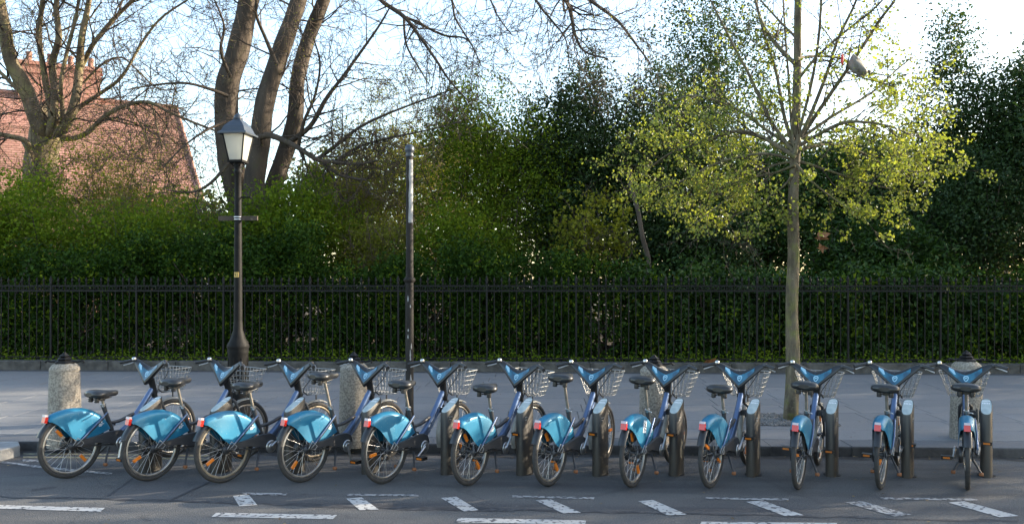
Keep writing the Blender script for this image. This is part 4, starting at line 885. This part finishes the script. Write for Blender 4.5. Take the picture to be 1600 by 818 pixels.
# plastic bag caught in the street tree
pb = dp(1341, 104, DC - .75); bag = empty('plastic_bag', pb); tag(bag, 'greyish plastic bag snagged high in the street tree', 'bag')
V = []; rb = random.Random(2); K = 16; prof_ = [(.0, .15), (.02, .135), (.05, .10), (.085, .05), (.11, -.01), (.105, -.06), (.075, -.10), (.03, -.115)]
for r_, h in prof_:
    for k in range(K):
        a = 2 * math.pi * k / K; q = r_ * .8 * (1 + .34 * math.sin(3 * a + h * 14) + rb.uniform(-.30, .30)); V.append((q * math.cos(a) - h * .45, q * math.sin(a) * .6, h + .02 * math.sin(5 * a)))
MB().add(V, [(i * K + k, i * K + (k + 1) % K, (i + 1) * K + (k + 1) % K, (i + 1) * K + k) for i in range(len(prof_) - 1) for k in range(K)]).build('bag_body', 'bag', bag)
MB().tube([(.09, 0, -.06), (.13, 0, -.055), (.15, .01, -.07), (.14, 0, -.09)], [.02, .015, .02, .008], 6).build('knotted_handle', 'bag', bag)
MB().tube([(-.20, 0, .16), (-.195, 0, .10), (-.205, 0, .06), (-.19, 0, .02)], [.008, .02, .016, .006], 6).build('red_scrap', 'redbag', bag)

# ------------------------------------------------------------------ shrubs and background trees
def clumps(rg_, n, cx, cy, rx, ry, z0, z1, shape='dome', shell=.55):
    """clump centres through a crown: more of them towards the outside, an uneven outline"""
    out = []; H_ = z1 - z0
    while len(out) < n:
        u = rg_.normal(size=3); u /= np.linalg.norm(u); q = rg_.random() ** shell; u = u * q
        if shape == 'dome': w = 1.0; hz = .5 + u[2] * .5
        elif shape == 'box': u = rg_.uniform(-1, 1, 3); w = 1.0; hz = .5 + u[2] * .5
        else: hz = .5 + u[2] * .5; w = max(.34, 1.2 - hz * .95)         # spire
        p = np.array([cx + u[0] * rx * w, cy + u[1] * ry * w, z0 + hz * H_])
        k = 1 + .35 * noise.noise(Vector((p[0] * .8, p[1] * .8, p[2] * .8)))
        p[0] = cx + (p[0] - cx) * k; p[2] = z0 + (p[2] - z0) * (.88 + .3 * noise.noise(Vector((p[0] * .7, 3.1, p[2] * .2))) + .05)
        if p[2] > .3 and p[1] > 16.42: out.append(p)
    return np.array(out)
def shrub(name, label, cat, group, x0, x1, ytop, ybot, depth, ry, nclump, per, cr, size, mat, twig='twig', shape='dome', seed=0, stems=7, shell=.55, twn=0, sprigs=0, **kw):
    rg_ = np.random.default_rng(seed); pr = random.Random(seed)
    a, b = dp(x0, 440, depth), dp(x1, 440, depth); cx, cy = (a.x + b.x) / 2, (a.y + b.y) / 2; rx = (b.x - a.x) / 2
    z1 = HC + (HORIZ - ytop) / F * depth; z0 = HC + (HORIZ - ybot) / F * depth
    t = empty(name, (cx, cy, .3)); tag(t, label, cat, group)
    cc = clumps(rg_, nclump, cx, cy, rx, ry, z0, z1, shape, shell)
    if shape == 'box':                                   # holes and an uneven top
        nz_ = np.array([noise.noise(Vector((q[0] * 1.1, q[1], q[2] * 1.3 + 5))) for q in cc]); tz_ = np.array([z1 - .55 + .9 * noise.noise(Vector((q[0] * .9, 2.2, 0))) for q in cc]); cc = cc[(nz_ > -.36) & (cc[:, 2] < tz_ + .5)]; nclump = len(cc)
    P = np.repeat(cc, per, 0) + rg_.normal(size=(nclump * per, 3)) * cr * rg_.uniform(.5, 1.3, (nclump, 1)).repeat(per, 0)
    P = P[P[:, 1] > 16.36] if depth > 16.5 else P
    foliage(P, size, seed + 1, mat, t, **kw)
    if sprigs:                                           # fresher shoots on the outside
        c2 = cc[np.argsort(cc[:, 1])[:len(cc) // 2]]; c2 = c2[rg_.choice(len(c2), sprigs, False)]; P = np.repeat(c2, 26, 0) + rg_.normal(size=(sprigs * 26, 3)) * cr * .75; P[:, 1] -= .18
        foliage(P[P[:, 1] > 16.36], size * .95, seed + 2, 'lf_green', t, 'fresh_shoots', up=.35)
    sg = []
    for k in range(stems):                               # stems rise from the ground and fork towards clump centres
        base = Vector((cx + pr.uniform(-.5, .5) * rx, cy + pr.uniform(-.3, .5) * ry, .25)); top_ = Vector(cc[pr.randrange(len(cc))]); mid = base.lerp(top_, .5) + Vector((pr.uniform(-.2, .2), pr.uniform(-.2, .2), .25))
        r_ = pr.uniform(.018, .04); Q = spline([base, mid, top_], 4)
        for i in range(len(Q) - 1): sg.append((Q[i], Q[i + 1], r_ * (1 - i / len(Q) * .7), r_ * (1 - (i + 1) / len(Q) * .7)))
    for k in range(twn):                                 # fine twigs among the leaves
        c_ = Vector(cc[pr.randrange(len(cc))]); d = Vector((pr.gauss(0, 1), pr.gauss(0, .6), pr.gauss(.7, .7))).normalized(); p = c_ - d * .15
        for i in range(4):
            d = (d + Vector((pr.gauss(0, .25), pr.gauss(0, .25), pr.gauss(0, .25)))).normalized(); q = p + d * .16; sg.append((p, q, .0065 - i * .0012, .0055 - i * .0012)); p = q
    o = twigs('stems', sg, twig, t, 5 if twn == 0 else 4)
    return t
# clipped-through hedge right behind the railing: one bush after another
HB = [(-95, 95, 385), (60, 240, 372), (205, 375, 378), (335, 505, 352), (465, 640, 385), (600, 770, 392), (735, 900, 388), (865, 1030, 418), (995, 1165, 420), (1130, 1300, 425), (1265, 1430, 420), (1400, 1560, 425), (1525, 1700, 415)]
HL = ['dark hedge bush behind the railing at the left edge', 'dark hedge bush behind the railing above the leftmost bollard', 'dark hedge bush behind the railing just left of the street lamp', 'tall green hedge bush behind the railing just right of the street lamp',
      'dark hedge bush behind the railing left of the bare pole', 'dark hedge bush behind the railing right of the bare pole', 'dark hedge bush behind the railing, between bare pole and crooked sapling', 'low leafy hedge bush behind the railing at the crooked sapling',
      'low dark hedge bush behind the railing left of the street tree', 'low laurel hedge bush behind the railing at the street tree trunk', 'low laurel hedge bush behind the railing right of the street tree', 'low dark hedge bush behind the railing left of the last bollard', 'low dark hedge bush behind the railing at the right edge']
for i, ((a, b, yt), lab) in enumerate(zip(HB, HL)):
    rt = i in (8, 9, 10, 11)
    shrub('hedge_bush', lab, 'hedge', 'hedge bushes behind the railing', a, b, yt, 568, 17.5, .95, 330, 50, .17, .115 if rt else .095, 'lf_laurel' if rt else 'lf_dark', shape='box', seed=100 + i, stems=14, up=.35, sprigs=22)
SH = [  # name, label, cat, x0, x1, ytop, ybot, depth, ry, nclump, per, cr, size, mat, twig, shape, seed, twigs
    ('green_shrub', 'bright green shrub below the pollarded tree at left edge', 'shrub', -120, 150, 250, 450, 18.9, 1.2, 300, 45, .20, .062, 'lf_green', 'twig', 'dome', 1, 120),
    ('green_shrub', 'green shrub between pollarded tree and street lamp', 'shrub', 110, 345, 300, 450, 18.9, 1.2, 240, 45, .20, .062, 'lf_green', 'twig', 'dome', 2, 120),
    ('budding_shrub', 'thin budding shrub in front of the tiled roof', 'shrub', 10, 315, 180, 400, 21.0, 1.2, 330, 36, .28, .052, 'lf_bud', 'twig_pale', 'dome', 3, 500),
    ('green_shrub', 'green shrub right beside the three leaning trunks', 'shrub', 345, 560, 262, 450, 18.8, 1.1, 300, 45, .20, .066, 'lf_green', 'twig', 'dome', 4, 80),
    ('budding_shrub', 'airy budding shrub left of the bare pole top', 'shrub', 460, 665, 185, 440, 20.6, 1.3, 300, 36, .27, .054, 'lf_bud', 'twig_pale', 'dome', 5, 650),
    ('budding_tree', 'brown twigged budding tree behind the bare pole', 'tree', 530, 790, 95, 430, 23.5, 1.6, 480, 30, .32, .054, 'lf_bud', 'twig_pale', 'dome', 6, 900),
    ('green_tree', 'yellow green bushy tree right of the bare pole', 'tree', 640, 890, 62, 440, 20.2, 1.5, 640, 40, .24, .056, 'lf_green', 'twig', 'dome', 7, 350),
    ('green_shrub', 'low mid green shrub above the railing right of the bare pole', 'shrub', 640, 800, 330, 450, 18.7, 1.0, 170, 45, .2, .062, 'lf_green', 'twig', 'dome', 8, 60),
    ('holly_tree', 'dark blue green holly in the middle of the picture', 'tree', 790, 1000, 48, 450, 20.8, 1.6, 720, 52, .24, .064, 'lf_holly', 'twig', 'dome', 9, 100),
    ('holly_tree', 'dark holly tree standing left of the street tree', 'tree', 920, 1140, 70, 450, 20.4, 1.5, 560, 52, .24, .064, 'lf_holly', 'twig', 'dome', 10, 100),
    ('holly_tree', 'tall ragged holly behind the left side of the street tree', 'tree', 1005, 1215, -110, 330, 22.5, 1.6, 520, 36, .28, .066, 'lf_holly', 'twig', 'dome', 11, 260),
    ('evergreen_shrub', 'rounded evergreen behind the street tree trunk', 'shrub', 1110, 1330, 185, 450, 20.6, 1.4, 430, 50, .24, .07, 'lf_laurel', 'twig', 'dome', 12, 80),
    ('evergreen_shrub', 'rounded evergreen just right of the street tree', 'shrub', 1270, 1450, 205, 450, 20.8, 1.3, 380, 50, .24, .07, 'lf_holly', 'twig', 'dome', 13, 60),
    ('ivy_tree', 'ragged ivy clad tree rising to a narrow top right of the street tree', 'tree', 1385, 1590, 20, 450, 20.5, 1.2, 430, 40, .28, .066, 'lf_holly', 'twig', 'spire', 14, 160),
    ('evergreen_tree', 'tall dark evergreen at the right edge', 'tree', 1510, 1710, 5, 450, 20.0, 1.3, 640, 50, .24, .066, 'lf_holly', 'twig', 'dome', 15, 120),
    ('evergreen_shrub', 'dark evergreen shrub between spire tree and right edge', 'shrub', 1430, 1590, 225, 450, 19.2, 1.1, 320, 50, .22, .066, 'lf_holly', 'twig', 'dome', 16, 40),
    ('laurel_shrub', 'long leaved laurel above the railing right of the street tree', 'shrub', 1250, 1500, 335, 460, 18.6, .9, 190, 40, .22, .11, 'lf_laurel', 'twig', 'dome', 17, 60),
    ('maple_sapling', 'sprigs of fresh yellow green leaves left of the crooked sapling', 'shrub', 850, 1000, 295, 460, 18.2, .7, 90, 22, .15, .085, 'lf_bud', 'twig', 'dome', 18, 90),
    ('budding_shrub', 'low budding shrub above the railing left of the bare pole', 'shrub', 520, 665, 318, 450, 18.8, .9, 190, 44, .2, .058, 'lf_bud', 'twig_pale', 'dome', 19, 160),
    ('holly_shrub', 'dark holly bush above the railing behind the crooked sapling', 'shrub', 960, 1190, 320, 455, 18.9, .9, 260, 46, .21, .066, 'lf_holly', 'twig', 'dome', 20, 60),
]
for (nm, lab, cat, a, b, yt, yb, dpt, ry, nc, per, cr, sz, mt, tw, shp, sd, twn) in SH:
    shrub(nm, lab, cat, None, a, b, yt, yb, dpt, ry, nc, int(per * 1.2), cr, sz * (1.12 if mt == 'lf_bud' else 1.42), mt, tw, shp, sd, 9, .5, int(twn * (2.2 if mt == 'lf_bud' else 1)), **({'aspect': .34, 'up': .6} if nm == 'laurel_shrub' else {'aspect': .8} if nm == 'maple_sapling' else {}))
# crooked sapling behind the railing
sp_ = empty('crooked_sapling', dp(1012, 470, 17.2)); sp_.location.z = .3; tag(sp_, 'slender crooked sapling stem leaning behind the railing', 'sapling')
sg, tp = [], []; rg4 = random.Random(4)
limb('stem', 'bark_dark', sp_, [(1012, 560), (1013, 440), (1013, 405), (1004, 370), (997, 330), (988, 300), (983, 282), (986, 262)], 17.3, 9, 5, sg, tp, rg4, TW, .5, .15, 8, .5)
twigs('twigs', sg or [(Vector(sp_.location), Vector(sp_.location) + Vector((0, 0, .1)), .01, .01)], 'twig', sp_)
# ivy creeping out over the plinth
r9 = np.random.default_rng(9); n = 9000
xs = r9.uniform(-12, 12.5, n); amp = np.array([.5 + .5 * noise.noise(Vector((x * .55, 0, 7))) for x in xs]); P = np.stack([xs, 16.27 + r9.normal(0, .06, n), .37 + np.abs(r9.normal(0, .13, n)) * (amp + .25)], 1)
P = P[r9.random(n) < np.clip(amp * 1.3, .12, 1)]; V, Fc = leaf_arrays(P, .055, r9, aspect=.8, up=.4)
iv = np_obj('ground_ivy', V, Fc, 'lf_green'); tag(iv, 'ivy and weeds creeping along the foot of the railing', 'ivy', kind='stuff')
# the planting goes on along the railing past the right edge of the picture and shades the street
r10 = np.random.default_rng(10); n = 2700; xs = r10.uniform(11.5, 62, n); hh = np.array([min(10.5, 5.2 + (x - 11.5) * .30) + 1.5 * noise.noise(Vector((x * .3, 0, 1.7))) for x in xs])
cc = np.stack([xs, r10.uniform(16.9, 20.5, n), .3 + hh * r10.random(n) ** .75], 1); P = np.repeat(cc, 24, 0) + r10.normal(0, .36, (n * 24, 3)); P = P[P[:, 1] > 16.4]; V, Fc = leaf_arrays(P, .2, r10)
hz = np_obj('hedge_continuation', V, Fc, 'lf_holly'); tag(hz, 'dense dark planting continuing along the railing beyond the right edge', 'hedge', kind='stuff')
# unseen street trees added beyond the right edge so their crowns shade the bike row
r12 = np.random.default_rng(14); V_, F_, nv = [], [], 0; tr = MB(); cc = []
for k, (x, y, h, rx) in enumerate(((17, 10.6, 9.0, 3.0), (22.5, 11.2, 10.5, 3.3), (28, 10.2, 11.0, 3.4), (34, 11.0, 13.0, 3.6), (40.5, 10.4, 14.0, 4.0), (48, 11.0, 16, 4.4))):
    tr.tube([(x, y, .1), (x + .1, y, 2.5), (x, y + .1, h * .8)], [.16, .13, .04], 8); u = r12.normal(size=(230, 3)); u /= np.linalg.norm(u, axis=1, keepdims=True); u *= r12.random((230, 1)) ** .45
    cc.append(np.stack([x + u[:, 0] * rx, y + u[:, 1] * 3.2, (h + 1.6) / 2 + u[:, 2] * (h - 1.6) / 2], 1))
cc = np.concatenate(cc); P = np.repeat(cc, 24, 0) + r12.normal(0, .30, (len(cc) * 24, 3)); V, Fc = leaf_arrays(P, .19, r12)
st_ = np_obj('shade_tree_row', V, Fc, 'lf_green'); tag(st_, 'added crowns of unseen street trees beyond the right edge, shading the bike row', 'trees', kind='stuff'); tr.build('added_tree_trunks', 'bark_street', st_)['kind'] = 'stuff'
# woodland deeper in the park, closing the view below the crowns
r11 = np.random.default_rng(12); n = 4000; xp = r11.uniform(-200, 1800, n); dd = r11.uniform(27, 34, n)
tops = np.array([(322 if x < 430 else 322 - (x - 430) / 120 * 90 if x < 550 else 232) + 38 * noise.noise(Vector((x * .012, 0, 4.4))) for x in xp]); yy = tops + (520 - tops) * r11.random(n) ** 1.3
cc = np.array([dp(x, y, d) for x, y, d in zip(xp, yy, dd)]); P = np.repeat(cc, 24, 0) + r11.normal(0, .42, (n * 24, 3)); P = P[P[:, 2] > .4]; V, Fc = leaf_arrays(P, .24, r11)
wd = np_obj('distant_wood', V, Fc, 'lf_wood'); tag(wd, 'soft green mass of park trees far behind the shrubs', 'woodland', kind='stuff')
# dead leaves by the plinth
for k, (x, y, lab) in enumerate(((1106, 566, 'curled brown dead leaf lying on the plinth between eighth and ninth bikes'), (1285, 388, 'bunch of rusty dead leaves hanging right of the street tree'))):
    q = dp(x, y, 15.98 if k == 0 else 17.35); r_ = random.Random(k); m = MB()
    for j in range(3 if k == 0 else 7):
        c_ = Vector((r_.uniform(-.07, .07), r_.uniform(-.04, .02), r_.uniform(-.02, .08) * (1 if k == 0 else 4))); s = r_.uniform(.09, .16); a = r_.uniform(0, 6.28)
        u = Vector((math.cos(a), .3, math.sin(a))) * s; w = Vector((-math.sin(a), .4, math.cos(a))) * s * .45
        m.add([c_ - u, c_ + w + Vector((0, -.02, 0)), c_ + u, c_ - w + Vector((0, -.03, 0)), c_ + Vector((0, .02, 0))], [(0, 3, 4), (3, 2, 4), (2, 1, 4), (1, 0, 4)])
    o = m.build('dead_leaves', 'brown_leaf'); o.location = q; tag(o, lab, 'dead leaves')

# windblown litter: small dead leaves and petals in the gutter, along the plinth and on the slabs
r15 = np.random.default_rng(21); A_ = np.stack([r15.uniform(-11, 11, 260), KERB_Y - np.abs(r15.normal(0, .10, 260)) - .02, np.full(260, .012)], 1)
B2 = np.stack([r15.uniform(-11, 11, 170), 15.95 - np.abs(r15.normal(0, .18, 170)), np.zeros(170)], 1); B2[:, 2] = .12 + (B2[:, 1] - 9.65) * S_ + .012
C2 = np.stack([r15.uniform(-9, 9, 90), r15.uniform(9.7, 15.8, 90), np.zeros(90)], 1); C2[:, 2] = .12 + (C2[:, 1] - 9.65) * S_ + .010
D2 = np.stack([r15.uniform(-6, 6, 70), r15.uniform(6.2, 9.1, 70), np.full(70, .012)], 1)
V, Fc = leaf_arrays(np.concatenate([A_, B2, C2, D2]), .035, r15, aspect=.6, up=4.0, fold=.12); V[:, 2] = np.maximum(V[:, 2], .006)
lt = np_obj('leaf_litter', V, Fc, 'litter'); tag(lt, 'scattered dead leaves and bits in the gutter and along the plinth', 'litter', kind='stuff')
